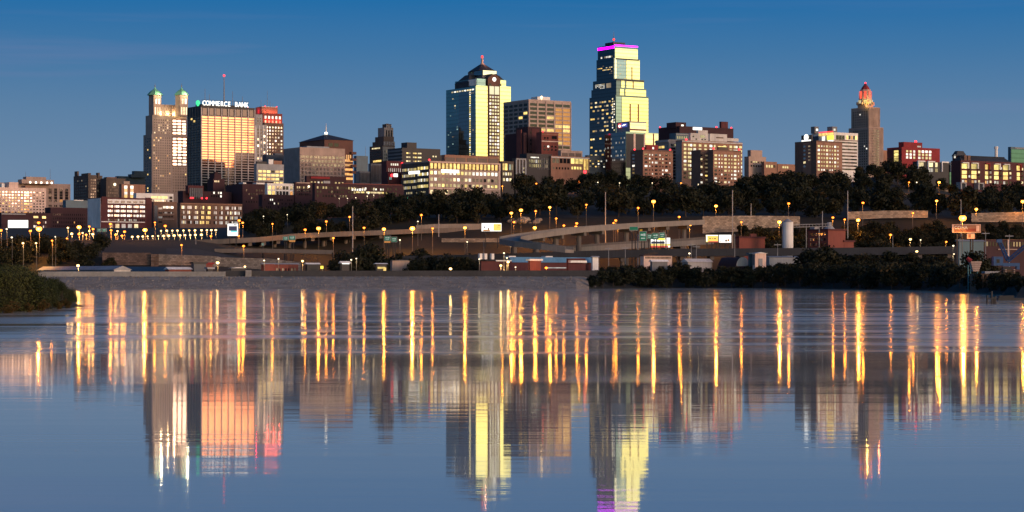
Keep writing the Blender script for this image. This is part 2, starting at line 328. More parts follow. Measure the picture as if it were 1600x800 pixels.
# ---------------------------------------------------------------- buildings: frame work
ANG = 33.
WM = {}
def win_mesh(w, h, mat, t=.14):
    k = (round(w, 1), round(h, 1), mat)
    if k not in WM:
        w, h = max(.2, k[0]), max(.2, k[1])
        WM[k] = MB().box(-w / 2, w / 2, -t, .06, -h / 2, h / 2).mesh('window', mat)
    return WM[k]
class Block:
    """an upright block whose near vertical edge stands at picture column C, seen with a left and a right face"""
    def __init__(s, bld, L, C, Rr, top, bot, Y, ll=None):
        a = rad(bld.ang); s.b = bld; s.Y = Y
        s.X = (C - CX) / F * Y
        q = (Rr - CX) / F; s.lr = (q * Y - s.X) / (math.cos(a) - q * math.sin(a))
        if ll is None:
            q = (L - CX) / F; ll = (s.X - q * Y) / (math.sin(a) + q * math.cos(a))
        s.ll = ll
        s.z1 = ZZ(top, Y); s.z0 = (Zt(C, Y) - 2.5) if bot is None else ZZ(bot, Y)
        if bld.root is None:
            zb = Zt(C, Y) - 2.5; bld.root = thing(bld.name, bld.label, bld.cat, (s.X, Y, zb), a, bld.group)
            bld.ox, bld.oy, bld.oz = s.X, Y, zb
        dx, dy = s.X - bld.ox, Y - bld.oy
        s.x = dx * math.cos(a) + dy * math.sin(a); s.y = -dx * math.sin(a) + dy * math.cos(a)
        s.z0 -= bld.oz; s.z1 -= bld.oz
    def rx(s, px):      # local x of a picture column on the right face
        a = rad(s.b.ang); q = (px - CX) / F; return s.x + (q * s.Y - s.X) / (math.cos(a) - q * math.sin(a))
    def ly(s, px):      # local y of a picture column on the left face
        a = rad(s.b.ang); q = (px - CX) / F; return s.y + (s.X - q * s.Y) / (math.sin(a) + q * math.cos(a))
    def z(s, py): return ZZ(py, s.Y) - s.b.oz
    def body(s, name, mat, parapet=True):
        m = MB().box(s.x, s.x + s.lr, s.y, s.y + s.ll, s.z0, s.z1)
        if parapet:      # a raised roof edge
            t, h = .5, .9
            x0, x1, y0, y1 = s.x, s.x + s.lr, s.y, s.y + s.ll
            p = .04
            m.box(x0 - p, x1 + p, y0 - p, y0 + t, s.z1 + .003, s.z1 + h); m.box(x0 - p, x1 + p, y1 - t, y1 + p, s.z1 + .003, s.z1 + h)
            m.box(x0 - p, x0 + t, y0 + t + .003, y1 - t - .003, s.z1 + .003, s.z1 + h); m.box(x1 - t, x1 + p, y0 + t + .003, y1 - t - .003, s.z1 + .003, s.z1 + h)
        s.o = m.build(name, mat, s.b.root); return s
    def win(s, face, p0, p1, y0, y1, nc, nr, fw, fh, ch, jit=.004):
        """a grid of windows on face R or L between picture columns and rows"""
        u0, u1 = (s.rx(p0), s.rx(p1)) if face == 'R' else (s.ly(p0), s.ly(p1))
        za, zb = s.z(y0), s.z(y1)
        du, dz = (u1 - u0) / nc, (za - zb) / nr
        for r in range(nr):
            for c in range(nc):
                k = ch(c, r) if callable(ch) else ch
                if not k: continue
                u = u0 + (c + .5) * du; zz = za - (r + .5) * dz
                s.b.wins.append((face, u, s.y if face == 'R' else s.x, zz, abs(du) * fw, dz * fh, k, R.uniform(-jit, jit), R.uniform(-jit, jit)))
        return s
    def slab(s, name, face, p0, p1, y0, y1, mat, out=.35, inn=.2):
        """a panel, band, pier or sign fixed to a face"""
        za, zb = s.z(y0), s.z(y1)
        if face == 'R': m = MB().box(s.rx(p0), s.rx(p1), s.y - out, s.y + inn, zb, za)
        else: m = MB().box(s.x - out, s.x + inn, min(s.ly(p0), s.ly(p1)), max(s.ly(p0), s.ly(p1)), zb, za)
        return m.build(name, mat, s.b.root)
    def ribs(s, name, face, p0, p1, y0, y1, n, w, mat, out=.4, horiz=False):
        """evenly spaced mullions or floor lines of a face: one pattern, one mesh"""
        m = MB(); za, zb = s.z(y0), s.z(y1)
        u0, u1 = (s.rx(p0), s.rx(p1)) if face == 'R' else (s.ly(p0), s.ly(p1))
        for i in range(n + 1):
            t = i / n
            if horiz: a0, a1, b0, b1 = min(u0, u1), max(u0, u1), lerp(zb, za, t) - w / 2, lerp(zb, za, t) + w / 2
            else: a0, a1, b0, b1 = lerp(u0, u1, t) - w / 2, lerp(u0, u1, t) + w / 2, zb, za
            if face == 'R': m.box(a0, a1, s.y - out, s.y + .1, b0, b1)
            else: m.box(s.x - out, s.x + .1, a0, a1, b0, b1)
        return m.build(name, mat, s.b.root)
    def roofbox(s, name, fx0, fx1, fy0, fy1, h, mat):
        return MB().box(s.x + s.lr * fx0, s.x + s.lr * fx1, s.y + s.ll * fy0, s.y + s.ll * fy1, s.z1 + .003, s.z1 + h).build(name, mat, s.b.root)
    def hip(s, name, p_top, mat, over=.4, ridge=0.):
        x0, x1, y0, y1 = s.x - over, s.x + s.lr + over, s.y - over, s.y + s.ll + over
        cx, cy = (x0 + x1) / 2, (y0 + y1) / 2; hx, hy = (x1 - x0) / 2 * ridge + .3, .3 + (y1 - y0) / 2 * ridge
        return MB().prism([(x0, y0), (x1, y0), (x1, y1), (x0, y1)], s.z1 + .95, s.z(p_top), 0, [(cx - hx, cy - hy), (cx + hx, cy - hy), (cx + hx, cy + hy), (cx - hx, cy + hy)]).build(name, mat, s.b.root)
    def center(s): return s.x + s.lr / 2, s.y + s.ll / 2
    def mast(s, name, fx, fy, py, r=.25, mat='pole_metal', beacon=None):
        x, y = s.x + s.lr * fx, s.y + s.ll * fy
        h = s.z(py)
        o = MB().tube((x, y, s.z1), (x, y, h), r, r * .5).build(name, mat, s.b.root)
        if beacon: MB().ball((x, y, h), beacon).build('beacon', 'beacon', o)
        return o
    def beacon(s, fx, fy, r=.8):
        x, y = s.x + s.lr * fx, s.y + s.ll * fy
        MB().ball((x, y, s.z1 + 1.6), r).build('beacon', 'beacon', s.b.root)
class Bld:
    all = []
    def __init__(s, name, label, cat, ang=ANG, group=None):
        s.name, s.label, s.cat, s.ang, s.group = name, label, cat, ang, group
        s.root = None; s.wins = []; Bld.all.append(s)
    def block(s, L, C, Rr, top, bot, Y, mat, name='wall', ll=None, parapet=True):
        return Block(s, L, C, Rr, top, bot, Y, ll).body(name, mat, parapet)
    def finish(s, most=100):
        order = sorted(range(len(s.wins)), key=lambda i: -s.wins[i][4] * s.wins[i][5] * (1 if s.wins[i][6].startswith('pane') else 3))
        rest = MB(); mats = []
        for n, i in enumerate(order):
            face, u, f, zz, w, h, k, ja, jb = s.wins[i]
            if n < most:
                o = link('window', win_mesh(w, h, k), s.root, (u, f, zz) if face == 'R' else (f, u, zz))
                o.rotation_euler = (ja, 0, jb) if face == 'R' else (ja, 0, -math.pi / 2 + jb)
            else:
                if k not in mats: mats.append(k)
                m = mats.index(k); w /= 2; h /= 2
                if face == 'R': rest.box(u - w, u + w, f - .14, f + .06, zz - h, zz + h, m)
                else: rest.box(f - .14, f + .06, u - w, u + w, zz - h, zz + h, m)
        if rest.v: tag(rest.build('window_rows', mats, s.root), kind='stuff')
def pick(*opts):
    """weighted choice of pane kinds: pick(('pane', 8), ('warm', 2))"""
    ks = [k for k, _ in opts]; ws = [v for _, v in opts]
    return lambda c, r: R.choices(ks, ws)[0]
# ================================================================ the tall towers
# --- stone tower with two green domes
b = Bld('domed_tower', 'grey stone setback tower crowned by two green domed turrets', 'tower')
k = b.block(224, 237, 293, 211, None, 2100, 'oak_stone')
k.win('R', 239, 267, 213, 300, 8, 22, .42, .5, pick(('pane_dark', 16), ('gold', 1), ('warm', .6)))
k.slab('brick_panel', 'R', 268.4, 292.6, 212, 258.5, 'brown_brick', .05); k.win('R', 269, 292, 213, 258, 3, 9, .74, .56, pick(('pane_bright', 9), ('white_lit', 4)))
k.win('R', 269, 292, 260, 300, 6, 9, .42, .5, pick(('pane_dark', 12), ('gold', 1)))
k.win('L', 226, 236, 214, 300, 3, 20, .4, .5, pick(('pane_dark', 14), ('gold', 1)))
k2 = b.block(227.5, 238, 292, 181, 211, 2101.5, 'oak_stone', 'upper_wall')
k2.win('R', 240, 267, 185, 209, 8, 6, .42, .5, pick(('pane_dark', 12), ('warm', 3)))
k2.slab('brick_panel', 'R', 268.4, 291.6, 184, 210, 'brown_brick', .05); k2.win('R', 269, 291, 185, 209, 3, 5, .74, .58, pick(('pane_bright', 8), ('white_lit', 4)))
k3 = b.block(232.5, 240, 290, 164, 181, 2104, 'tan_stone', 'crown_wall')
k3.win('R', 253, 274, 166, 179, 6, 1, .5, .95, 'warm'); k3.ribs('pilasters', 'R', 252, 275, 164, 180, 7, 1.0, 'tan_stone', .8)
for p0, p1, pc in ((232.5, 252, 240), (274, 293.5, 281)):
    t = Block(b, p0, pc, p1, 149.5, 181, 2102)
    tt = b.block(p0, pc, p1, 149.5, 181, 2102.6, 'tan_stone', 'turret')
    tt.win('R', pc + 2, p1 - 1, 153, 163, 2, 1, .55, .8, pick(('white_lit', 2), ('warm', 1))); tt.win('R', pc + 1, p1 - .5, 167, 179, 3, 1, .5, .95, 'warm')
    x, y = tt.center(); r = max(tt.lr, tt.ll) * .62; z = tt.z1 + .9
    m = MB(); pr = [(1.08, 0), (1.0, .12), (.86, .3), (.62, .5), (.34, .66), (.14, .82), (.05, 1.0)]
    for (r0, z0), (r1, z1) in zip(pr, pr[1:]): m.cone(x, y, r * r0, r * r1, z + z0 * 8.2, z + z1 * 8.2, 8, 0, rad(22.5))
    d = m.build('dome', 'copper_roof', b.root); MB().tube((x, y, z + 8), (x, y, z + 12), .35, .1).ball((x, y, z + 9.3), .7).build('finial', 'pole_metal', d)
    point_light(b.root, (x + 2, y - r * 1.5, z + 1.5), (1., .86, .5), 5000, 1)
for q in (.2, .42, .62, .8): point_light(b.root, (k3.x + k3.lr * q, k3.y - 2.2, k3.z0 + 2.5), (1., .70, .34), 2600, .5)

# --- bronze glass office slab with roof lettering
b = Bld('bronze_glass_tower', 'bronze glass office slab gridded by pale mullions, lettered roof sign above it', 'tower')
k = b.block(293, 314, 398, 166.5, None, 1950, 'black_metal', 'wall')
k.slab('spandrels', 'R', 314.8, 397.7, 180.5, 264.5, 'spandrel_pink', .02, .3); k.slab('mirrored_dark_spandrels', 'R', 314.8, 397.7, 264.7, 300, 'pane_dark', .02, .3)  # lower spandrels darkened in colour for the reflected dark shape
rowsn = 22
def bronze(c, r):  # dark panes low and at right paint a reflected dark shape into the glass
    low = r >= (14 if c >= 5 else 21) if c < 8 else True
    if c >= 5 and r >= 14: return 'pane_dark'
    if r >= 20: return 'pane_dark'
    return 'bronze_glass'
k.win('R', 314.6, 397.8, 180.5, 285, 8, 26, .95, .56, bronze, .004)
k.ribs('mullions', 'R', 314.6, 397.8, 168, 292, 8, .9, 'mullion', .7)
k.ribs('floor_lines', 'R', 314.6, 397.8, 180.5, 285, 26, .45, 'mullion', .35, True)
k.win('R', 314.6, 397.8, 168, 179.5, 8, 1, .6, .92, 'pane_dark')
k.ribs('floor_lines', 'L', 293, 314, 180.5, 292, 14, .3, 'rib_grey', .25, True); k.ribs('mullions', 'L', 293, 314, 167, 292, 5, .3, 'rib_grey', .35)
k.win('L', 294, 313.5, 182, 286, 5, 26, .8, .7, pick(('pane_dark', 40), ('gold', 1)))
for fx, fy, py in ((.2, .5, 136), (.28, .5, 144), (.74, .6, 137), (.9, .5, 145)): k.mast('aerial', fx, fy, py, .3)
k.mast('antenna_mast', .58, .6, 113, .7, 'pole_metal', 1.1)
k.roofbox('plant_room', .1, .9, .35, .8, 3.4, 'black_metal'); k.beacon(.95, .3, .7)
gl = k; root_commerce = b
# letters of the roof sign: a thing of its own standing on the roof edge
sg = thing('rooftop_sign', 'white lit rooftop lettering that reads COMMERCE BANK on the bronze glass slab', 'sign', b.root.matrix_basis @ Vector((k.rx(316.5), k.y + .6, k.z1 + .9)), rad(ANG))
x0, x1 = 0., k.rx(389) - k.rx(316.5); LW = 'COMMERCE BANK'; step = (x1 - x0) / len(LW)
for i, chh in enumerate(LW):
    if chh == ' ': continue
    me = text_mesh(chh, 6.4, .3, False); me.materials.append(M['sign_white'])
    o = link('letter', me, sg, ((i + .5) * step, 0, .5)); o.rotation_euler = (rad(90), 0, 0); o.scale = (.80, 1, 1)
fr = MB()
for i in range(14): fr.box(i * step - .08, i * step + .08, .5, .75, 0, 6.)
fr.box(0, x1, .5, .75, .2, .4); fr.box(0, x1, .5, .75, 5.6, 5.8); fr.build('support_frame', 'black_metal', sg)
p = b.root.matrix_basis @ Vector((k.x + .8, k.ly(308), k.z1 + .9))
o = MB().cone(0, 0, .9, 1.1, 0, 1.2, 8).ball((0, 0, 3.2), 2., 8, 6, 0, 1.25).build('roof_lantern', 'green_lamp', None, p); tag(o, 'glowing green lantern on the roof corner of the bronze glass slab', 'lantern')

# --- deco tower with a red lit crown, behind the bronze slab
b = Bld('red_crowned_tower', 'brown brick tower with a crown floodlit in red right of the bronze slab', 'tower')
k = b.block(404, 413.5, 443, 193, None, 2150, 'brown_brick')
k.win('R', 415, 442, 196, 243, 6, 9, .5, .5, pick(('pane_bright', 3), ('white_lit', 3), ('warm', 2)))
k2 = b.block(402, 410.5, 441, 178, 193, 2152, 'red_brick', 'crown_wall'); k2.win('R', 412, 440, 180, 186, 5, 1, .5, .75, 'white_lit'); k2.win('R', 412, 440, 187, 192.5, 5, 1, .45, .7, pick(('warm', 2), ('red_lit', 2)))  # the red floodlight is partly put into the crown's brick colour
k3 = b.block(399, 409, 434, 168, 178, 2155, 'tan_brick', 'top_wall')
k3.roofbox('parapet', .05, .95, .1, .9, 1.4, 'white_paint')
for q in (.2, .5, .8): point_light(b.root, (k2.x + k2.lr * q, k2.y - 2.5, k2.z0 + 3), (1., .07, .05), 1500, .5); point_light(b.root, (k3.x + k3.lr * q, k3.y - 2.2, k3.z0 + 2), (1., .12, .08), 800, .5)
point_light(b.root, (k3.x - 2.5, k3.y + k3.ll * .5, k3.z0 + 3), (1., .02, .06), 900, .5)
for fx, py in ((.15, 155), (.35, 160), (.55, 140), (.72, 156), (.9, 160)): k3.mast('aerial', fx, .5, py, .22)
k3.beacon(.25, .1, .6); k3.beacon(.97, .1, .6)
b = Bld('gothic_slab', 'narrow white terracotta building squeezed between bronze slab and red crowned tower', 'building')
k = b.block(392, 399.5, 416.5, 196, None, 2080, 'light_grey'); k.win('R', 401, 415.5, 200, 250, 3, 10, .5, .6, pick(('pane_dark', 5), ('pane_bright', 2), ('dim', 1)))
k.ribs('pilasters', 'R', 399.5, 416.5, 196, 251, 3, .8, 'white_paint', .6)
k2 = b.block(393, 399.8, 410, 180, 196, 2081.5, 'light_grey', 'upper_wall'); k2.win('R', 401, 409, 183, 195, 2, 3, .55, .6, 'pane_dark')

# --- pyramid-roofed court building and the office block in front of it
b = Bld('pyramid_roof_block', 'reddish block under a dark pyramid roof with a white spire', 'building')
k = b.block(468, 507, 551.5, 219.5, None, 2050, 'granite', 'wall')
k.win('R', 512, 530, 223, 229, 2, 1, .75, .9, 'pane_dark'); k.win('R', 540, 549, 240, 252, 3, 1, .6, .9, 'orange_lit')
for i in range(5): k.slab('lit_gallery', 'R', 538.5, 551, 248 + i * 7.1, 251.5 + i * 7.1, 'orange_lit', .3)
for i in range(4): k.slab('balcony', 'R', 547, 554.5, 236 + i * 10, 240 + i * 10, 'granite', 3.2)
k.hip('roof', 206.5, 'slate_roof', 1.)
x, y = k.center(); MB().cone(x, y, 1.6, 1.6, k.z(210), k.z(205.5), 8).build('spire_base', 'white_paint', b.root)
MB().ball((x, y, k.z(205.5)), 1.7).build('globe_lamp', 'globe', b.root); MB().tube((x, y, k.z(204)), (x, y, k.z(189)), .8, .15).build('spire', 'white_paint', b.root)
b = Bld('ribbed_office_block', 'pale grey office block with a blank left wall and seven ribbed window rows', 'building')
k = b.block(443, 468.5, 539, 231.5, None, 1850, 'tan_stone')
k.slab('side_shade_tone', 'L', 443.2, 468.4, 231.5, 300, 'grey_stone', .12)  # left face recoloured grey to carry its shade
for i in range(7):
    k.win('R', 469.5, 538, 242.5 + i * 6.2, 246.8 + i * 6.2, 34 if i < 2 else 12, 1, .62, .95, pick(('pane', 6), ('pane_warm', 3), ('orange_lit', .1 + .35 * (i > 4))))
k.ribs('pilasters', 'R', 469.5, 538, 241, 288, 46, .22, 'cream', .4)
k.roofbox('plant_room', .3, .8, .4, .8, 3., 'grey_metal')

# --- dark setback deco tower
b = Bld('setback_tower', 'dark grey setback deco tower with stepped shoulders and tall slot windows', 'tower')
k = b.block(577.5, 598, 617, 228.5, None, 2150, 'dark_stone', 'wall'); k.slab('stone_sunset_tone', 'R', 598.2, 616.8, 229, 290, 'grey_stone', .12)  # paler right face has the evening light put into its stone colour
k.win('L', 581, 594, 229.8, 232, 6, 1, .8, .9, 'warm'); k.win('L', 583, 596, 249.5, 252.5, 6, 1, .8, .95, 'gold')
k.win('R', 600, 616, 234, 275, 6, 8, .4, .65, pick(('pane_dark', 8), ('dim', 1))); k.win('L', 579, 596, 235, 248, 7, 3, .4, .65, 'pane_dark'); k.win('L', 579, 596, 254, 275, 7, 5, .4, .65, 'pane_dark')
k2 = b.block(582, 599, 616.5, 222, 228.5, 2152, 'dark_stone', 'shoulder'); k2.ribs('pilasters', 'R', 600, 616, 221, 229, 6, .9, 'light_grey', .6)
k3 = b.block(586, 599.5, 615.5, 214.5, 222, 2154, 'dark_stone', 'shoulder')
k4 = b.block(590.5, 600.5, 614.5, 200.5, 216, 2157, 'grey_stone', 'upper_wall'); k4.win('R', 602, 613.5, 203, 214, 3, 1, .5, .95, 'pane_dark')
k5 = b.block(597.5, 604, 611.5, 195, 201, 2160, 'dark_stone', 'crown'); k5.ribs('pilasters', 'R', 604, 611, 195, 200, 3, .7, 'light_grey', .4); k5.roofbox('finial', .3, .7, .3, .7, 1.5, 'grey_stone')

# --- chisel-topped glass and granite tower with a clock gable
b = Bld('clock_gable_tower', 'glass and granite tower with a dark hipped crown, red tipped mast and round clock gable', 'tower')
k = b.block(697, 743, 798, 136, None, 2100, 'town_north', 'wall')
k.slab('window_strip', 'L', 717, 733, 141, 252, 'blue_glass', .2); k.win('L', 705, 741, 138.2, 140.4, 9, 1, .7, .95, pick(('white_lit', 3), ('warm', 2)))
k.win('L', 717.5, 741, 143.2, 146, 8, 1, .6, .8, pick(('dim', 3), ('white_lit', 1), ('pane_dark', 2))); k.win('L', 699, 741, 148, 246, 12, 26, .5, .45, pick((None, 30), ('dim', 2), ('warm', 1.), ('cool', 1)))
k.win('L', 733.2, 735.6, 138, 248, 1, 32, .75, .6, pick(('yellow_lit', 3), ('white_lit', 1)))
k.slab('glass_bay', 'R', 743.6, 762, 133.5, 252, 'town_glass', .3); k.slab('glass_bay', 'R', 780.5, 797.8, 132.5, 252, 'town_glass', .3)
k.slab('granite_bay', 'R', 762.3, 780.3, 132, 252, 'granite', 1.2)
kb = Block(b, 743, 743, 798, 136, None, 2100); kb.y -= 1.2
kb.win('R', 763.2, 779.4, 133.2, 146.5, 2, 1, .86, .97, 'pane_bright'); kb.win('R', 763.2, 779.4, 147.5, 248, 4, 19, .64, .56, pick(('pane_bright', 6), ('white_lit', 3), ('warm', .5)))
# the gable over the granite bay with its clock
gx0, gx1 = k.rx(761.5), k.rx(781); gz = k.z(132); gm = (gx0 + gx1) / 2
hgt = [(gx0, gz), (gx1, gz), (gx1, k.z(121.5)), (gm + 2.2, k.z(115)), (gm - 2.2, k.z(115)), (gx0, k.z(121.5))]
m = MB(); n = len(hgt); m.add([(x, k.y - 1.2, z) for x, z in hgt] + [(x, k.y + 14, z) for x, z in hgt], [tuple(range(n)), tuple(range(2 * n - 1, n - 1, -1))] + [(i, n + i, n + (i + 1) % n, (i + 1) % n) for i in range(n)])
gb = m.build('gable', 'granite', b.root)
rm = MB()
for a, c in ((2, 3), (4, 5)):
    (xa, za), (xc, zc) = hgt[a], hgt[c]
    rm.add([(xa, k.y - 1.6, za + .3), (xc, k.y - 1.6, zc + .3), (xc, k.y + 14.2, zc + .3), (xa, k.y + 14.2, za + .3), (xa, k.y - 1.6, za + .9), (xc, k.y - 1.6, zc + .9), (xc, k.y + 14.2, zc + .9), (xa, k.y + 14.2, za + .9)],
           [(0, 3, 2, 1), (4, 5, 6, 7), (0, 1, 5, 4), (1, 2, 6, 5), (2, 3, 7, 6), (3, 0, 4, 7)])
rm.build('gable_roof', 'slate_roof', gb)
cz = k.z(122.5); MB().tube((gm, k.y - 1.15, cz), (gm, k.y - 1.55, cz), 2.1, 2.1, 16).build('clock_face', 'clock', gb)
for xx in (gx0 + .8, gx1 - 2.): MB().box(xx, xx + 3.2, k.y - 1.3, k.y - 1.1, gz - .2, gz + 1.6).build('window', 'pane_dark', gb)
k2 = b.block(711, 745, 790.5, 124, 136, 2102.5, 'town_north', 'upper_wall'); k2.slab('glass_bay', 'R', 781, 790.3, 123.5, 136, 'town_glass', .3); k2.slab('white_panel', 'L', 732, 744.5, 123.2, 133, 'white_paint', .3)
k2.slab('glass_bay', 'R', 746, 761, 124.2, 133, 'blue_glass', .3); k2.win('R', 746.5, 760, 127, 131.5, 1, 1, .9, .9, 'pane_dark')
# dormer roof over the left face
ya, yb = k2.ly(712), k2.ly(733); zl0, zl1 = k2.z(124), k2.z(114)
MB().prism([(k2.x - 1., ya), (k2.x - 1., yb), (k2.x + 16, yb), (k2.x + 16, ya)], k2.z(135), k2.z(127)).prism([(k2.x - 1.4, ya + .4), (k2.x - 1.4, yb - .4), (k2.x + 16, yb - .4), (k2.x + 16, ya + .4)], k2.z(127) + .01, zl1, 0,
           [(k2.x + 4, lerp(ya, yb, .45)), (k2.x + 4, lerp(ya, yb, .78)), (k2.x + 15, lerp(ya, yb, .78)), (k2.x + 15, lerp(ya, yb, .45))]).build('dormer_roof', 'slate_roof', b.root)
xa = k2.rx(778); MB().prism([(xa, k2.y + 2), (k2.rx(789.5), k2.y + 2), (k2.rx(789.5), k2.y + 14), (xa, k2.y + 14)], k2.z1 + .95, k2.z(115), 0, [(xa + 1, k2.y + 5), (k2.rx(784), k2.y + 5), (k2.rx(784), k2.y + 11), (xa + 1, k2.y + 11)]).build('dormer_roof', 'slate_roof', b.root)
k3 = b.block(731, 754, 776, 109.5, 124, 2112, 'rib_grey', 'drum', parapet=False); k3.slab('glass_band', 'R', 754.5, 775.5, 109.8, 117, 'pale_glass', .3); k3.slab('glass_band', 'L', 741, 753.5, 110, 117, 'blue_glass', .3); k3.win('L', 742, 753, 114, 119, 2, 1, .85, .9, 'pane_dark')  # pale right band and bluer left band: reflected sky put into the tint
x0, x1, y0, y1 = k3.x - 2, k3.x + k3.lr + 2, k3.y - 2, k3.y + k3.ll + 2; c = 6
oc = [(x0 + c, y0), (x1 - c, y0), (x1, y0 + c), (x1, y1 - c), (x1 - c, y1), (x0 + c, y1), (x0, y1 - c), (x0, y0 + c)]; cx, cyy = k3.center()
MB().prism(oc, k3.z1 + .01, k3.z(98.5), 0, [(cx + (x - cx) * .2, cyy + (y - cyy) * .2) for x, y in oc]).build('roof', 'slate_roof', b.root)
sp_ = MB().cone(cx, cyy, 2.2, 1.6, k3.z(98.5) + .01, k3.z(96), 8).tube((cx, cyy, k3.z(96)), (cx, cyy, k3.z(87.5)), 1.1, .9, 8).build('spire', 'tan_stone', b.root)
MB().ball((cx, cyy, k3.z(86.5)), 1.25, 8, 6, 0, 1.5).build('beacon', 'neon_red', sp_); point_light(sp_, (cx + 2.5, cyy - 2.5, k3.z(96) + 2), (1., .35, .2), 1200, .3)
for xx in (x0 + 4, x0 + 9): pass

# --- concrete grid office tower
b = Bld('grid_office_tower', 'broad concrete grid office tower with its right bays glowing amber', 'tower')
k = b.block(786.5, 826, 892, 156.5, None, 2000, 'warm_concrete')
k.slab('side_shade_tone', 'L', 786.7, 825.8, 157, 260, 'grey_stone', .1)  # greyer left side: its shade is put into the colour
def gridw(c, r):
    if r == 6: return 'gold' if R.random() < .75 else 'pane_dark'
    return 'gold' if R.random() < .04 else 'pane_dark'
k.win('R', 827, 866.5, 159.5, 238, 3, 12, .80, .62, gridw)
k.win('R', 867, 891, 159.5, 238, 2, 12, .86, .66, lambda c, r: 'pane_dark' if r == 0 or r > 9 else R.choice(['bronze_glass', 'bronze_glass', 'bronze_glass', 'gold']))
k.win('L', 787.5, 825, 160, 238, 5, 12, .74, .6, lambda c, r: R.choice(['gold', 'dim', 'pane_dark']) if r == 7 else 'gold' if R.random() < .05 else 'pane_dark')
k.ribs('pilasters', 'R', 826.3, 891.7, 157, 240, 5, .9, 'warm_concrete', .5)
k.roofbox('plant_room', .25, .8, .3, .7, 2.2, 'granite'); pr = k.roofbox('plant_room', .42, .72, .35, .6, 5.5, 'white_paint')
x, y = k.x + k.lr * .33, k.y + 2; MB().tube((x, y, k.z1), (x, y, k.z1 + 3), .3).ball((x, y, k.z1 + 3.6), 1.3).build('floodlight', 'metal_halide', b.root)
b = Bld('maroon_brick_block', 'dark maroon brick block of uneven heights in front of the concrete grid tower', 'building')
k = b.block(789, 818, 823, 209, None, 1800, 'dark_maroon'); k.slab('chimney_breast', 'L', 808, 815, 202, 262, 'red_brick', .6)
k2 = b.block(806, 825, 846, 199.5, None, 1812, 'dark_maroon', 'wall'); k2.slab('stair_panel', 'R', 831, 842, 200.5, 240, 'maroon_brick', .3)
k2.win('R', 827, 845, 204, 240, 4, 6, .4, .5, pick((None, 3), ('pane_dark', 3)))
b = Bld('red_brick_gabled_block', 'red brick block with pale stone bands beside the dark maroon block', 'building')
k = b.block(838, 846, 872.5, 208, None, 1790, 'red_brick'); k.win('R', 849, 858, 213, 222, 2, 2, .6, .7, 'pane_dark'); k.win('R', 861, 871, 211, 217, 1, 1, .8, .8, 'pane_dark'); k.slab('stone_band', 'R', 846.2, 872.3, 219.6, 221.2, 'cream', .35); k.win('R', 848, 871, 226, 236, 4, 2, .45, .5, pick(('pane', 4), ('white_lit', 1)))
k.slab('stone_band', 'R', 846.2, 872.3, 209, 210.2, 'tan_brick', .35); k.beacon(.1, .05, .8)
# --- big setback glass tower
b = Bld('purple_topped_tower', 'tallest setback glass tower with a purple neon roof line', 'tower')
k = b.block(921, 962, 1013, 149.5, None, 2250, 'place_dark', 'wall')
k.slab('glass_front', 'R', 971.5, 1012.6, 151, 262, 'place_glass', .4); k.slab('corner_bay', 'R', 962.2, 971, 151, 262, 'blue_glass', .3)
k.win('R', 962.8, 970.6, 152, 215, 3, 17, .55, .6, pick(('warm', 4), ('pane_bright', 2), ('pane_dark', 3)))
for pxx in (984.3, 997): kk = Block(b, 921, 962, 1013, 149.5, None, 2250); kk.slab('slot', 'R', pxx - .8, pxx + .8, 161, 190, 'neon_slot' if False else 'scarlet', .75)
def office(c, r):
    t = [.6, .75, .7, .5, .35, .6, .55, .45, .1, .3, .06, .12, .35, .4, .3, .5][r % 16]
    return R.choices(['gold', 'warm', 'dim'], [3, 2, 1])[0] if R.random() < t * .8 else None
k.win('L', 922.5, 958, 154, 256, 10, 16, .8, .40, office); k.win('L', 956, 961, 152, 205, 2, 13, .6, .5, pick(('white_lit', 3), ('warm', 2), (None, 2)))
k2 = b.block(924, 963, 1009.5, 137.5, 149.5, 2252, 'place_dark', 'setback'); k2.slab('glass_front', 'R', 977, 1009, 138.5, 149, 'place_glass', .4); k2.slab('glass_pier', 'R', 968.5, 974.5, 138.5, 149, 'place_glass', .4); k2.slab('roof_edge', 'R', 963.2, 1009.4, 149, 151.3, 'black_metal', .8)
k3 = b.block(926.5, 963, 1006, 124, 137.5, 2254, 'place_dark', 'setback'); k3.slab('glass_front', 'R', 978.5, 1005.6, 126, 137.2, 'place_glass', .4); k3.slab('glass_pier', 'R', 970.5, 975.5, 125.5, 137.2, 'place_glass', .4); k3.slab('roof_edge', 'R', 963.2, 1005.9, 123.2, 125.6, 'black_metal', .7)
k3.win('L', 930, 945, 128, 136, 6, 4, .8, .55, pick(('white_lit', 3), (None, 2), ('warm', 1))); k3.slab('slot', 'R', 988.4, 989.6, 126, 149, 'scarlet', .7)
k3.win('L', 947, 955, 128, 136, 1, 1, .9, .9, 'dim')
k4 = b.block(932, 959, 999.5, 91.5, 124, 2258, 'place_dark', 'upper_wall'); k4.slab('glass_front', 'R', 978.5, 999.2, 91.8, 123, 'place_glass', .4); k4.slab('glass_pier', 'R', 960, 963, 91, 123, 'pale_glass', .4); k4.slab('recess_bay', 'R', 963.4, 978.2, 92, 123, 'blue_glass', .1); k4.slab('roof_edge', 'R', 962, 998, 90.6, 92.4, 'black_metal', .9)
k4.win('R', 964, 978, 93, 123, 4, 9, .8, .35, pick((None, 6), ('warm', 1), ('gold', 1))); k4.win('L', 933.5, 957, 93, 122, 9, 9, .75, .4, lambda c, r: R.choice(['gold', 'warm', None]) if r in (3, 4) else 'dim' if R.random() < .08 else None); k4.slab('slot', 'R', 986.5, 987.6, 103, 123, 'scarlet', .7)
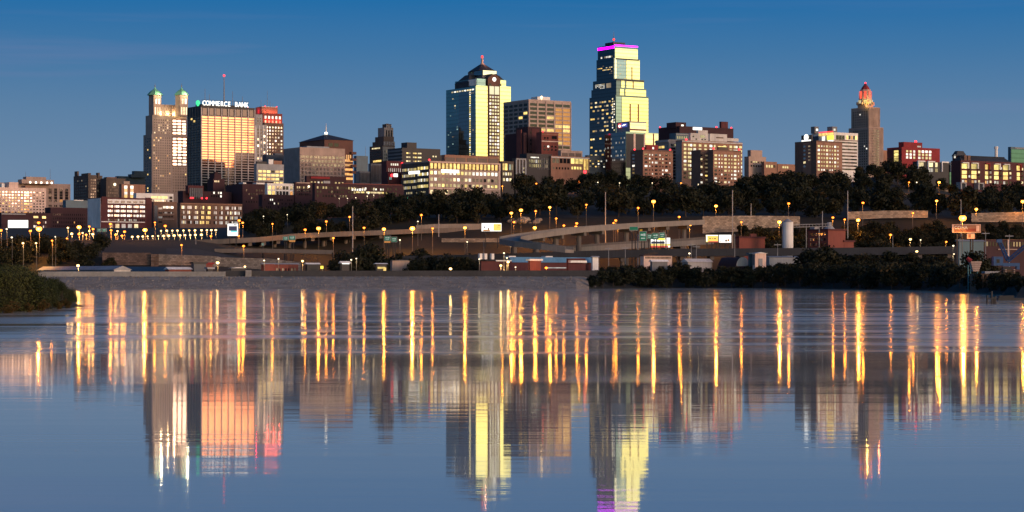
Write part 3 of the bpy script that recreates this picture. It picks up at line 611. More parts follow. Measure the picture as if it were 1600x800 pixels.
k5 = b.block(934, 960, 996.5, 71, 91.5, 2260, 'place_dark', 'top_wall'); k5.slab('glass_front', 'R', 961, 996.2, 75, 91, 'place_glass', .4); k5.win('L', 936, 957, 86, 89, 8, 1, .75, .9, pick(('white_lit', 2), ('dim', 2), (None, 2)))
k5.slab('neon_band', 'L', 934.2, 960, 71.5, 75.2, 'neon_purple', .5); k5.slab('neon_band', 'R', 960, 996.3, 69.6, 71.6, 'neon_purple', .5)
rb = k5.roofbox('plant_room', .1, .6, .2, .7, 4.5, 'black_metal')
x, y = k5.x + k5.lr * .12, k5.y + k5.ll * .2; mm = MB().tube((x, y, k5.z1), (x, y, k5.z(49)), .7, .15).build('antenna_mast', 'pole_metal', b.root); MB().ball((x, y, k5.z(60.5)), 1.3, 8, 6).build('beacon', 'neon_red', mm)

# --- white crowned glass bank building in front
b = Bld('sign_crowned_office', 'grey glass office block with a white glass top storey and small lit sign', 'building')
k = b.block(945, 978, 1028.5, 207.5, None, 1750, 'blue_glass', 'wall')
k.slab('glass_bay', 'R', 1008, 1028.2, 207, 229, 'pale_glass', .3); k.slab('dark_bay', 'R', 978.3, 1007.6, 208.5, 262, 'black_metal', .15); k.slab('pier', 'R', 989.5, 992.5, 208, 262, 'cream', .5); k.slab('pier', 'R', 1005.6, 1007.4, 208, 262, 'cream', .5)
k.win('R', 979, 1005, 211, 236, 6, 4, .5, .4, pick((None, 5), ('dim', 1), ('pane_bright', 1))); k.win('L', 946.5, 977, 212, 252, 12, 6, .5, .4, pick((None, 5), ('white_dim', 2), ('dim', 2)))
k.slab('slot', 'R', 1020, 1021.4, 207, 229, 'scarlet', .6)
k2 = b.block(963, 983.5, 1010, 191, 207.5, 1758, 'grey_metal', 'top_wall'); k2.slab('glass_front', 'R', 984.3, 1009.6, 191.5, 201, 'pale_glass', .3); k2.slab('glass_front', 'R', 984.3, 1009.6, 203.6, 207.4, 'pale_glass', .3); k2.slab('red_stripe', 'R', 984, 1009.6, 201.6, 203, 'scarlet', .4)
s_ = k2.slab('sign_panel', 'L', 967, 980.5, 192.2, 198, 'board_blue', .5)
sg = thing('wall_sign', 'small red and blue lit sign on the grey top storey of the glass office', 'sign', b.root.matrix_basis @ Vector((k2.x - .6, k2.ly(967), k2.z(199))), rad(ANG - 90))
bpy.data.objects.remove(s_)
wd = k2.ly(967) - k2.ly(980.5); MB().box(0, wd * .36, -.3, .3, .3, 4.).build('red_panel', 'board_red', sg); MB().box(wd * .36 + .02, wd, -.3, .3, .6, 3.8).build('blue_panel', 'board_blue', sg)
MB().ball((wd * .2, -.3, 1.7), 1.2, 10, 6).build('white_emblem', 'sign_white', sg)
MB().box(wd * .45, wd * .6, -.4, -.28, 1.6, 2.1).box(wd * .6, wd * .75, -.4, -.28, 1.7, 2.7).box(wd * .75, wd * .92, -.4, -.28, 2.2, 2.8).build('white_mark', 'sign_white', sg)

# --- lantern-topped stone tower on the right
b = Bld('lantern_tower', 'brown stone setback skyscraper with a red lit lantern and pointed cap', 'tower')
k = b.block(1326, 1357, 1380, 199.5, None, 2200, 'tan_stone')
k.slab('stone_shade_tone', 'L', 1326.2, 1356.8, 200, 268, 'oak_stone', .1)  # darker stone tone on the left face is painted shade
k2 = b.block(1330, 1357, 1374.5, 168.5, 199.5, 2201.5, 'tan_stone', 'upper_wall'); k2.slab('stone_shade_tone', 'L', 1330.2, 1356.8, 169, 199.4, 'oak_stone', .1)  # same painted shade on the upper left face
for kk, y0, y1, n in ((k2, 172, 200, 7), (k, 202, 262, 15)):
    kk.win('R', 1358.5, 1373.5, y0, y1, 8, n, .4, .55, pick(('pane', 9), ('dim', .4))); kk.win('L', 1332, 1356, y0, y1, 7, n, .42, .5, pick(('pane_dark', 22), ('white_lit', .5)))
k2.ribs('pilasters', 'R', 1357.4, 1374.3, 168, 200, 9, .5, 'tan_stone', .5); k.ribs('pilasters', 'R', 1357.4, 1379.6, 199, 264, 11, .5, 'tan_stone', .5)
k3 = b.block(1340, 1352.5, 1364.5, 164, 168.5, 2206, 'tan_stone', 'lantern_base')
cx, cyy = k3.center(); r = (k3.lr + k3.ll) * .30
z0, z1 = k3.z1 + .9, k3.z(139)
MB().cone(cx, cyy, r * 1.16, r * .82, z0, z1, 8, 0, rad(22.5)).build('lantern', 'tan_stone', b.root)
for i in range(8):
    a = rad(45 * i); nx, ny = math.cos(a), math.sin(a)
    for j, (h0, h1, mt) in enumerate(((.06, .3, 'yellow_lit' if i in (5, 6) else 'warm'), (.36, .88, 'red_lit'))):
        rr = lerp(r * 1.16, r * .82, (h0 + h1) / 2) * .95
        m = MB().box(-1.3, 1.3, -.35, .1, -(h1 - h0) / 2 * (z1 - z0), (h1 - h0) / 2 * (z1 - z0))
        o = m.build('lantern_window', mt, b.root, (cx + nx * rr, cyy + ny * rr, lerp(z0, z1, (h0 + h1) / 2)), a + math.pi / 2)
    MB().box(-.7, .7, -.7, .7, 0, 2.8).build('pinnacle', 'tan_stone', b.root, (cx + math.cos(a + .39) * r * 1.3, cyy + math.sin(a + .39) * r * 1.3, z0 - .3))
m = MB().cone(cx, cyy, r * .72, r * .62, z1 + .01, k3.z(136.5), 8, 0, rad(22.5)).cone(cx, cyy, r * .62, r * .1, k3.z(136.5) + .01, k3.z(129.5), 8, 0, rad(22.5)).build('cap', 'scarlet', b.root)
MB().ball((cx, cyy, k3.z(128.6)), .9).build('beacon', 'beacon', m)
point_light(b.root, (cx + r * 1.3, cyy - r * 1.6, z0 + 2), (1., .22, .08), 3200, .5); point_light(b.root, (cx - r * 1.1, cyy - r * 1.6, z0 + 1), (1., .60, .12), 4200, .5); point_light(b.root, (cx + 1, cyy - r * 1.2, z1 - 1), (1., .08, .08), 200, .4)
# ================================================================ the rest of the skyline, left to right
b = Bld('cream_slab', 'cream apartment slab with many small red shaded windows at the left edge', 'building')
k = b.block(-30, -14, 72, 294, None, 1700, 'cream')
def crm(c, r): return R.choices(['pane_warm', 'orange_lit', 'gold', 'pane_bright'], [3, 2, 1.2, 2])[0] if c < 13 else R.choices(['pane_dark', 'pane'], [3, 1])[0]
k.win('R', -12, 70, 297, 333, 17, 8, .5, .42, crm); k.win('R', 37, 46, 297.5, 333, 1, 8, .85, .45, pick(('orange_lit', 2), ('pane_warm', 2), ('gold', 1)))
k.roofbox('lift_house', .36, .53, .2, .7, 5.5, 'cream'); k.roofbox('stair_house', .23, .28, .2, .5, 4.2, 'white_paint'); k.roofbox('vent_house', .66, .75, .2, .6, 3., 'tan_brick')
b = Bld('stepped_tan_block', 'wide tan stone block with a stepped top and four dark window columns', 'building')
k = b.block(-20, -6, 110, 286.5, None, 2000, 'tan_stone')
for i in range(4): k.win('R', 75.5 + i * 8.6, 81 + i * 8.6, 292, 314, 1, 5, .86, .9, pick(('pane_dark', 14), ('pane', 4), ('orange_lit', .4))); k.win('R', 75.5 + i * 8.6, 81 + i * 8.6, 316, 324, 2, 1, .7, .4, 'pane_dark')
k2 = b.block(28, 34, 84, 281.5, 286.5, 2004, 'tan_stone', 'upper_wall'); k3 = b.block(36, 41, 72, 277.5, 281.5, 2006, 'tan_stone', 'top_wall')
for p in (47, 56, 64.3, 73.3, 80.5): MB().ball((k2.rx(p), k2.y - .5, k2.z(284.6)), .9).build('wall_lamp', 'globe', b.root)
k3.mast('aerial', .05, .5, 268, .2); k2.mast('aerial', .95, .5, 262, .2)
b = Bld('billboard_brick_block', 'dark maroon brick block behind the blank white billboard', 'building')
k = b.block(-8, 2, 79, 334, None, 1350, 'dark_maroon'); k.slab('stone_coping', 'R', 2, 40, 333.2, 335, 'light_grey', .3); k.win('R', 52, 60, 344, 356, 3, 2, .5, .6, pick(('white_lit', 1), ('pane_dark', 3))); k.win('R', 66, 73, 343, 357, 2, 2, .4, .5, pick(('white_dim', 2), ('pane_dark', 1)))
k.win('R', 52, 60, 336.5, 340, 1, 1, .9, .9, 'gold'); k.win('R', 65.5, 72, 336.5, 340.5, 1, 1, .9, .9, 'gold')
b = Bld('dim_brick_warehouse', 'dim maroon brick warehouse between the billboard block and the white walled hotel', 'building')
k = b.block(70, 79, 137, 326, None, 1450, 'dark_maroon'); k.win('R', 82, 134, 332, 356, 16, 4, .35, .5, pick(('pane_dark', 12), ('dim', .5), ('orange_lit', .25)))
b = Bld('teal_metal_building', 'windowless teal metal building above the dim brick warehouse', 'building')
k = b.block(98, 103, 141, 314.5, None, 1520, 'teal_metal'); k.slab('roof_edge', 'R', 115, 130, 312, 313.3, 'white_paint', .4)
b = Bld('ragged_stone_block', 'dark stone block with a ragged roofline left of the brown wide block', 'building')
k = b.block(115, 138, 151, 275, None, 1750, 'dark_stone'); k.win('R', 141, 150, 279, 310, 3, 7, .4, .5, pick(('pane_dark', 5), ('dim', 2))); k2 = b.block(127, 138, 142, 272, 276, 1752, 'dark_stone', 'lift_house'); k.roofbox('tank', .02, .2, .75, .95, 5, 'dark_stone'); k.win('L', 117, 136, 279, 312, 6, 7, .35, .4, pick(('pane_dark', 6), ('dim', .6)))
b = Bld('brown_turret_block', 'dark brown block with a corner turret right of the ragged stone block', 'building')
k = b.block(147, 151, 160, 276, None, 1800, 'dark_stone'); k2 = b.block(150, 153, 156, 271.5, 277, 1798, 'dark_stone', 'turret'); k.win('R', 152, 159.5, 280, 308, 3, 7, .4, .5, pick(('pane_dark', 6), ('dim', 1)))
b = Bld('brown_wide_block', 'wide plain brown block with one roof floodlight behind the white walled hotel', 'building')
k = b.block(157, 166, 196, 280, None, 1780, 'dark_stone'); k.roofbox('parapet', .1, .6, .2, .8, 2, 'brown_brick'); k.win('R', 168, 194, 290, 308, 8, 4, .4, .4, pick(('pane_dark', 6), (None, 3), ('dim', .5))); MB().ball((k.rx(178.5), k.y - 1.2, k.z(288)), 1.2).build('floodlight', 'small_white', b.root)
b = Bld('navy_stepped_tower', 'dark navy stepped building just left of the domed tower', 'building')
k = b.block(180, 184, 227, 276.5, None, 2050, 'navy_metal'); k2 = b.block(200, 205, 228, 273.5, 277, 2052, 'navy_metal', 'upper_wall'); k3 = b.block(206, 210, 229, 268.5, 274, 2054, 'navy_metal', 'top_wall')
b = Bld('striped_tan_block', 'tan brick block with two bright vertical window strips', 'building')
k = b.block(186, 190, 227, 289.5, None, 1600, 'tan_brick')
for p in (194, 203.5): k.win('R', p, p + 5, 289.8, 309, 1, 4, .92, .94, lambda c, r: ['white_lit', 'orange_lit', 'white_lit', 'gold'][(r + c) % 4])
k.roofbox('parapet', .1, .35, .1, .4, 3.2, 'tan_stone'); k.win('R', 212, 226, 293, 309, 4, 4, .35, .35, pick((None, 3), ('pane_dark', 2)))
b = Bld('lit_white_slab', 'long low white building glowing yellow in front of the domed tower', 'building')
k = b.block(208, 213, 271, 303.5, None, 1520, 'white_paint'); k.win('R', 236, 262, 305.5, 309.5, 9, 1, .85, .9, pick(('yellow_lit', 3), ('gold', 2))); k.win('R', 214, 262, 311, 316.5, 16, 1, .7, .9, pick(('warm', 3), ('pane_dark', 2), ('white_lit', 2))); k.win('R', 264, 270, 305, 316, 1, 2, .8, .7, 'pane_dark')
b = Bld('white_walled_hotel', 'red brick hotel with a white painted left wall and white arcaded top floor', 'building')
k = b.block(137, 157.5, 237.5, 310.5, None, 1350, 'maroon_brick')
k.slab('painted_wall', 'L', 137.2, 157.3, 309.5, 361, 'white_paint', .15)
k.win('L', 138, 157, 312, 357, 4, 7, .45, .62, pick(('pane_dark', 6), ('pane', 2)))
k.slab('white_band', 'R', 168, 226.5, 310.8, 317.5, 'white_paint', .3)
kk = Block(b, 137, 157.5, 237.5, 310.5, None, 1350); kk.y -= .3
for i in range(6): kk.win('R', 169 + i * 9.7, 175.5 + i * 9.7, 313, 316.5, 4, 1, .6, .9, 'pane_dark')
for i in range(6):
    for j in range(3): k.win('R', 168.3 + i * 10, 176.5 + i * 10, 320.2 + j * 7.1, 324 + j * 7.1, 3, 1, .82, .9, pick(('white_lit', 5), ('white_dim', 2), ('pane', 2)))
    k.win('R', 168.3 + i * 10, 176.5 + i * 10, 341.6, 345, 3, 1, .7, .9, pick(('cool', 1), ('white_dim', 1), ('pane_dark', 2)))
k.slab('stone_band', 'R', 157.8, 226, 345.6, 347, 'white_paint', .5)
for p in (159.5, 228.5): k.slab('gable_panel', 'R', p - 1, p + 6.5, 307.2, 318, 'maroon_brick', .6, .6); k.win('R', p + 1, p + 4.4, 311.5, 317.5, 1, 1, .8, .9, 'white_lit')
for i in range(5): k.win('R', 170 + i * 9.8, 177 + i * 9.8, 349, 357, 1, 1, .85, .9, pick(('white_dim', 2), ('warm', 1), ('dim', 1)))
b = Bld('brown_office_block', 'brown brick office block with pale bands beside the hotel', 'building')
k = b.block(234, 240, 276.5, 317, None, 1400, 'brown_brick'); k.win('R', 254.5, 271, 321.5, 325.5, 4, 1, .9, .9, pick(('orange_lit', 1), ('white_lit', 3))); k.win('R', 254.5, 271, 329, 341, 7, 2, .6, .4, pick(('pane_dark', 4), ('white_dim', 1)))
k.slab('pale_band', 'R', 254, 272, 333.5, 334.5, 'tan_stone', .3); k.slab('pale_band', 'R', 254, 272, 341.5, 342.5, 'tan_stone', .3); k.slab('dark_bay', 'R', 241, 246, 321, 358, 'navy_metal', .2); k.win('R', 247, 254, 322, 350, 1, 4, .8, .4, pick(('white_dim', 1), ('pane', 2)))
b = Bld('loft_block', 'long brown brick loft building with four rows of paned windows', 'building')
k = b.block(277, 281.5, 378.5, 319, None, 1350, 'brown_brick')
for i, (p, n) in enumerate(((283.5, 3), (292.5, 3), (302.5, 3), (312, 3), (322, 3), (333.5, 2), (342.5, 2), (352, 2), (359, 2), (366, 2), (372, 2))):
    k.win('R', p, p + (7 if n == 3 else 5.5), 319.8, 351, n, 4, .74, .60, (lambda c, r: R.choice(['gold', 'gold', 'pane_dark', 'yellow_lit'])) if i in (3, 4) else pick(('white_dim', 5), ('pane_dark', 3), ('warm', .8), ('white_lit', .6)))
k.slab('cornice', 'R', 281.5, 378, 317.5, 318.6, 'tan_brick', .6)
b = Bld('striped_maroon_block', 'maroon brick block with grey vertical ribs below the bronze slab', 'building')
k = b.block(278, 286, 362, 300, None, 1550, 'dark_maroon'); k.ribs('ribs', 'R', 297, 315.5, 293, 310, 6, .9, 'rib_grey', .5); k2 = b.block(290, 294, 318, 291.5, 302, 1548, 'maroon_brick', 'upper_wall'); k2.ribs('ribs', 'R', 297, 315, 293.5, 308, 6, .9, 'rib_grey', .5)
k.win('R', 329, 347, 297.5, 308, 5, 2, .6, .6, pick(('white_lit', 2), ('cool', 1), ('pane_dark', 2)))
for p in (297.5, 300.5, 314.8, 322): MB().ball((k.rx(p), k.y - .9, k.z(309)), .7).build('beacon', 'beacon', b.root)
b = Bld('maroon_stair_tower', 'dark maroon tower with a stepped top in front of the bronze slab', 'building')
k = b.block(324, 333, 351, 281, None, 1600, 'dark_maroon'); k2 = b.block(328, 335, 346, 273.5, 281, 1602, 'dark_maroon', 'upper_wall'); k.win('R', 334.5, 343, 281.7, 284.6, 3, 1, .45, .9, pick(('orange_lit', 1), ('warm', 1))); k2.roofbox('lift_house', .3, .7, .3, .7, 2.6, 'dark_maroon')
b = Bld('plain_maroon_warehouse', 'large plain maroon warehouse with pale roof vents right of the loft building', 'building')
k = b.block(352, 379, 423, 289, None, 1560, 'dark_maroon'); k2 = b.block(370, 395, 428, 285, 292, 1585, 'dark_maroon', 'upper_wall'); k.roofbox('roof_vent', .05, .16, .05, .3, 2., 'white_paint'); k.roofbox('roof_vent', .55, .85, .1, .3, 2.2, 'white_paint'); k.win('R', 383, 415, 294, 318, 8, 4, .4, .5, pick((None, 3), ('pane_dark', 6), ('dim', .6), ('white_lit', .15)))
b = Bld('arched_white_block', 'small white fronted block with two rows of arched windows among maroon walls', 'building')
k = b.block(414, 417.5, 460, 288, 305.5, 1500, 'white_paint'); 
for j in range(2):
    for i, p in enumerate((419, 425, 431.5, 436.5, 441.5, 446.5, 453)): k.win('R', p, p + 4.4, 290 + j * 8, 296 + j * 8, 1, 1, .85, .92, ['yellow_lit', 'gold', 'pane', 'pane', 'pane_dark', 'pane_dark', 'orange_lit' if j else 'pane'][i])
k2 = b.block(404, 410, 492, 305.5, None, 1497, 'dark_maroon', 'lower_wall'); k2.win('R', 412, 490, 309, 326, 26, 3, .45, .45, pick((None, 7), ('pane_dark', 5), ('dim', .6), ('white_lit', 1.1)))
b = Bld('blue_windowed_warehouse', 'dark warehouse with dim bluish windows right of the arched white block', 'building')
k = b.block(458, 461, 497, 286.5, None, 1510, 'dark_maroon'); k.win('R', 463, 486, 290, 306, 7, 3, .6, .6, pick(('pane', 6), ('pane_dark', 3))); k.slab('stone_coping', 'R', 463, 484, 284.6, 286.2, 'gold' if False else 'tan_stone', .5); MB().ball((k.rx(481.5), k.y - 1, k.z(291)), .8).build('wall_lamp', 'small_white', b.root)
b = Bld('lit_stone_block', 'grey stone block with four rows of glowing gold windows and a tan roof box', 'building')
k = b.block(397, 401, 443.5, 257.5, None, 1760, 'light_grey')
k.win('R', 403, 443, 264.5, 288, 6, 4, .78, .62, pick(('gold', 4), ('yellow_lit', 3), ('orange_lit', .7), ('pane_dark', .7))); k.roofbox('roof_box', .65, .95, .2, .6, 4, 'tan_brick'); k.roofbox('white_vent', .45, .62, .1, .4, 5, 'white_paint'); k.roofbox('dark_plant_room', .05, .4, .3, .8, 3, 'black_metal')
b = Bld('dark_slab_behind', 'dark grey building squeezed behind the glowing stone block', 'building'); k = b.block(410, 416, 446, 243, None, 1900, 'navy_metal'); k.roofbox('plant_room', .5, .9, .2, .8, 2.5, 'rib_grey')
b = Bld('red_roofed_warehouse', 'maroon warehouse with a bright red roof edge in front of the ribbed office', 'building')
k = b.block(476, 479, 541, 276.5, None, 1560, 'dark_maroon'); k.slab('red_roof_edge', 'R', 485, 514.5, 275.4, 278.8, 'scarlet', .9); k.win('R', 484, 538, 282, 290, 10, 1, .5, .7, pick((None, 3), ('white_lit', .5), ('pane', 2)))
b = Bld('long_maroon_warehouse', 'long maroon brick warehouse with scattered lit windows above the trees', 'building')
k = b.block(488, 492, 631, 288, None, 1460, 'dark_maroon'); k.win('R', 494, 625, 289.5, 309, 30, 3, .55, .55, pick((None, 4), ('pane_dark', 7), ('pane', 2), ('white_lit', .8), ('gold', .4), ('dim', 1))); k.roofbox('skylight', .1, .17, .1, .4, 2.6, 'light_grey'); k.roofbox('parapet', .3, .98, .05, .5, 1.4, 'red_brick')
k.win('R', 545, 572, 292.5, 296.5, 7, 1, .6, .9, pick(('white_lit', 3), (None, 1))); k.win('R', 582, 604, 292, 295, 6, 1, .5, .9, pick(('white_lit', 2), (None, 1)))
k.win('R', 553, 606, 297.2, 300, 17, 1, .75, .9, pick(('yellow_lit', 3), ('warm', 2), (None, .6)))
b = Bld('teal_slab_behind', 'dark teal slab standing far behind between spire block and setback tower', 'building'); k = b.block(553, 557, 575, 244.5, None, 2350, 'teal_metal'); k.mast('aerial', .9, .5, 228, .25)
b = Bld('ribbed_grey_block', 'small grey vertically ribbed block below the setback tower', 'building'); k = b.block(575.5, 580, 597, 257, None, 1850, 'rib_grey'); k.ribs('ribs', 'R', 580, 596.5, 258, 285, 7, .7, 'dark_stone', .4)
k2 = b.block(556, 562, 582, 269, None, 1845, 'grey_stone', 'annex'); k2.ribs('ribs', 'R', 562, 581, 270, 285, 9, .5, 'dark_stone', .4)
b = Bld('red_brick_infill', 'red brick block with a red beacon below the dark ribbed office', 'building'); k = b.block(596, 604, 632, 253, None, 1730, 'maroon_brick'); k.win('R', 610, 626, 254.8, 258.5, 5, 1, .6, .9, pick(('white_lit', 3), (None, 1))); k.win('R', 606, 630, 262, 274, 8, 1, .3, .9, 'white_dim'); MB().ball((k.rx(627.5), k.y - 1, k.z(255)), 1.).build('beacon', 'beacon', b.root)
k2 = b.block(600, 606, 640, 270, None, 1640, 'maroon_brick', 'lower_wall'); k2.slab('lit_sign', 'R', 615, 621, 271, 276, 'sign_white', .5); MB().ball((k2.rx(611.5), k2.y - 1, k2.z(274)), 1.2).build('beacon', 'beacon', b.root); k2.win('R', 608, 612, 276, 281, 2, 1, .6, .8, 'cool')
b = Bld('dark_ribbed_office', 'black ribbed office slab with three short rows of yellow windows', 'building')
k = b.block(606, 628.5, 688, 232.5, None, 1760, 'black_metal'); k.ribs('floor_lines', 'L', 606, 628.5, 235, 262, 5, 1.4, 'rib_grey', .3, True); k2 = b.block(627, 636, 651, 224, 232.5, 1772, 'black_metal', 'lift_house')
for i, (p0, p1) in enumerate(((634.5, 641.5), (645, 651), (652.5, 658.5))): k.win('R', p0, p1, 235.8, 254.5, 2, 3, .85, .34, pick(('warm', 3), ('gold', 2), ('dim', 1)))
k.win('R', 675, 683, 241.5, 244, 2, 1, .5, .9, 'warm'); k3 = b.block(668, 672, 698, 243.5, None, 1800, 'black_metal', 'annex')
# long lit civic office
b = Bld('long_lit_office', 'long stone office with a golden colonnade and rows of lit windows', 'building')
k = b.block(627, 670.5, 782, 253, None, 1600, 'tan_stone'); k.slab('stone_shade_tone', 'L', 627.2, 670.3, 253.2, 306, 'dark_stone', .1)  # left side darkened in colour for the shade on it
for i in range(4):
    k.win('L', 628.5, 651, 260.5 + i * 9.5, 265 + i * 9.5, 10, 1, .62, .95, pick(('warm', 5), ('yellow_lit', 3), ('white_lit', 2), (None, 1))); k.win('L', 652.5, 669.5, 259.5 + i * 9.5, 264.2 + i * 9.5, 7, 1, .66, .95, pick(('warm', 5), ('yellow_lit', 4), ('white_lit', 2)))
k.win('L', 632, 668, 298, 301.5, 14, 1, .5, .9, pick(('warm', 2), (None, 2)))
k.win('R', 671.3, 778, 254.5, 263, 18, 1, .72, .97, pick(('yellow_lit', 2), ('gold', 4))); k.win('R', 671.3, 778, 266.5, 272.3, 18, 1, .62, .9, pick(('yellow_lit', 4), ('white_lit', 4), ('warm', 2), ('pane', .5)))
k.win('R', 671.3, 778, 277, 282.5, 18, 1, .62, .9, lambda c, r: R.choices(['white_lit', 'warm', 'dim', 'pane'], [3, 3, 3, 1 if c < 12 else 6])[0]); k.win('R', 671.3, 778, 286.5, 291.5, 18, 1, .62, .9, pick(('warm', 3), ('yellow_lit', 2), ('dim', 3), ('pane', 2)))
k.win('R', 671.3, 730, 296.5, 302.5, 10, 1, .7, .95, pick(('warm', 3), ('dim', 1), ('yellow_lit', 1)))
k.ribs('pilasters', 'R', 671, 778.3, 253, 264, 18, .9, 'granite', .55); k.slab('lit_sign', 'R', 689.5, 716.5, 264.2, 269, 'sign_white', .7); k.slab('lit_sign', 'L', 639.5, 656, 265.5, 270, 'sign_white', .6)
k.slab('stone_band', 'R', 670.8, 781.5, 293.2, 294.6, 'cream', .4); k.slab('cornice', 'R', 670.8, 781.5, 252.4, 253.6, 'cream', .7); k.slab('corner_pier', 'R', 778.6, 781.6, 253.8, 293, 'cream', .4)
k2 = b.block(690, 695, 779.5, 243.5, 253, 1612, 'tan_brick', 'penthouse')
for i in range(5): k2.slab('louvre', 'R', 696 + i * 16.8, 710.5 + i * 16.8, 245.6, 252.4, 'rib_grey' if False else 'bronze', .2)
k.beacon(.01, .02, .8)
b = Bld('golden_annex', 'small dark annex with tall golden windows right of the long lit office', 'building')
k = b.block(778, 784, 803, 253.5, None, 1648, 'dark_stone'); k.win('R', 785, 793, 255, 266, 2, 1, .75, .95, 'gold'); k.win('R', 785, 800, 269, 274, 4, 1, .6, .9, pick(('white_lit', 2), ('warm', 2))); k.win('R', 785, 800, 278, 283, 3, 1, .6, .9, pick(('white_lit', 2), ('warm', 2))); k.win('R', 795, 802, 256, 266, 2, 1, .6, .9, pick(('dim', 1), ('cool', 1)))
b = Bld('white_columned_block', 'dark block with white stone columns below the maroon brick block', 'building')
k = b.block(800, 806, 822, 248.5, None, 1655, 'dark_stone'); k.ribs('columns', 'R', 806.5, 821, 249, 272, 3, 1.2, 'light_grey', .6); k.win('R', 810, 820, 253, 272, 3, 3, .4, .4, pick(('pane_dark', 3), ('warm', 1))); k.slab('cornice', 'R', 806, 821.5, 247.5, 249.3, 'light_grey', .8)
b = Bld('dark_glass_block', 'low black glass block with a few white ceiling lights', 'building')
k = b.block(812, 823, 862, 241.5, None, 1690, 'black_metal'); k.win('R', 829, 842, 244.5, 246.5, 7, 1, .7, .9, 'white_lit'); k.win('R', 826, 860, 248, 262, 10, 2, .7, .7, pick(('pane', 3), ('dim', 1), ('white_dim', .6))); k.ribs('ribs', 'R', 840, 861, 246, 264, 8, .5, 'rib_grey', .3)
b = Bld('gold_windowed_block', 'pale low block with tall golden windows and a louvred penthouse by the tall tower', 'building')
k = b.block(855, 861, 921, 245, None, 1700, 'tan_brick'); k.slab('stone_top', 'R', 861.2, 920.7, 244.6, 246.4, 'pale_concrete', .4); k.win('R', 862.5, 891, 247, 254.5, 5, 1, .78, .95, pick(('pane_dark', 2), ('dim', 1))); k.win('R', 891.5, 911, 246, 254.8, 3, 1, .8, .95, 'yellow_lit'); k.win('R', 892, 909, 259, 263.5, 4, 1, .65, .9, 'yellow_lit'); k.win('R', 863, 890, 260, 265, 6, 1, .5, .7, pick(('pane_dark', 3), ('dim', 1)))
k.win('R', 911.5, 919.5, 246, 264, 2, 1, .7, .95, 'gold'); k2 = b.block(872, 876.5, 910, 236.5, 245, 1715, 'tan_stone', 'penthouse')
for i in range(3): k2.slab('louvre', 'R', 878 + i * 10.6, 887 + i * 10.6, 238.5, 244.2, 'bronze', .2)
b = Bld('stone_gate_block', 'grey stone block with small lit windows at the foot of the tall tower', 'building'); k = b.block(914, 918, 947, 244, None, 1780, 'grey_stone'); k.win('R', 920, 946, 249, 262, 6, 3, .5, .4, pick(('white_lit', 1), ('dim', 2), ('gold', 1), ('pane_dark', 2)))
# apartment blocks right of the tall tower
def apt(k, p0, p1, y0, y1, nr, mats, seq=(2.6, 1, 1, 2.6, 1.2, .9, 2.4, .9)):
    tot = sum(seq) + len(seq) * 1.5; x = p0; f = (p1 - p0) / tot
    for q in seq: k.win('R', x, x + q * f, y0, y1, 1, nr, .9, .52 if q > 1.5 else .4, mats); x += (q + 1.5) * f
PB = pick(('pane_bright', 8), ('white_lit', 3), ('warm', 1))
b = Bld('low_brick_apartments', 'brown brick apartment block left of the tallest pale apartment slab', 'building')
k = b.block(985, 1004.5, 1051.5, 235.5, None, 1550, 'brown_brick'); k.slab('brick_sunset_tone', 'R', 1004.7, 1051.2, 236, 280, 'tan_brick', .08); apt(k, 1007, 1050, 238.5, 274, 6, PB); k.win('L', 988, 992, 238.5, 272, 1, 6, .8, .5, PB); k.beacon(.95, .1, .7); k.beacon(.05, .1, .7); k.beacon(.1, .9, .7)  # right face brick lightened in colour for the sunset side
k2 = b.block(1008, 1010, 1028, 228, 236, 1556, 'scarlet', 'lift_house'); k2.win('R', 1019, 1022, 229, 233, 1, 1, .8, .8, 'white_lit'); k.roofbox('tank', .2, .5, .3, .6, 3, 'bronze')
b = Bld('dark_maroon_mass', 'big dark maroon building with raised ends behind the pale apartment slab', 'building')
k = b.block(1029, 1062, 1146, 198.5, None, 1800, 'dark_maroon'); k2 = b.block(1041.5, 1056, 1072, 192.3, 200, 1803, 'dark_maroon', 'stair_tower'); k2.win('R', 1064, 1068.5, 194, 198.5, 1, 1, .8, .9, 'white_lit')
k.slab('lit_sign', 'R', 1082.5, 1096, 197.6, 202, 'board_white', 1.); k3 = b.block(1124, 1127, 1137.5, 191.5, 200, 1835, 'maroon_brick', 'stair_tower')
for fx, fy in ((.02, .98), (.7, .05), (.98, .05)): k.beacon(fx, fy, .75)
b = Bld('pale_apartment_slab', 'tall pale apartment slab with white penthouses and pinkish window grid', 'building')
k = b.block(1056, 1065.5, 1160, 220.5, None, 1650, 'tan_brick'); k.slab('wall_shade_tone', 'L', 1056.2, 1065.3, 220.5, 300, 'grey_stone', .1)  # left wall greyed in colour to stand for shade
for i, (p, wd) in enumerate(((1068, 4.5), (1074.5, 7), (1083, 4.5), (1091.5, 4.5), (1100, 4.5), (1108.5, 4.5), (1115, 3), (1130, 4), (1139.5, 4.5), (1146, 6.5), (1154.5, 5))): k.win('R', p, p + wd, 223, 280, 1 if wd < 6 else 2, 9, .88, .58, PB)
k.slab('yellow_panel', 'R', 1122, 1134.5, 226, 236, 'yellow_lit', .5); k.slab('roof_edge', 'R', 1065.5, 1159.6, 219.6, 221.4, 'pale_concrete', .5)
k2 = b.block(1076, 1079, 1107, 209.5, 220.5, 1656, 'pale_concrete', 'penthouse'); k2.win('R', 1081, 1104, 211, 219, 5, 2, .5, .5, pick(('pane_dark', 2), (None, 2))); k2.slab('cut_out', 'R', 1094, 1101, 210.5, 214.5, 'pane', .2)
k2b = b.block(1088, 1091, 1106, 205, 209.5, 1660, 'pale_concrete', 'lift_house')
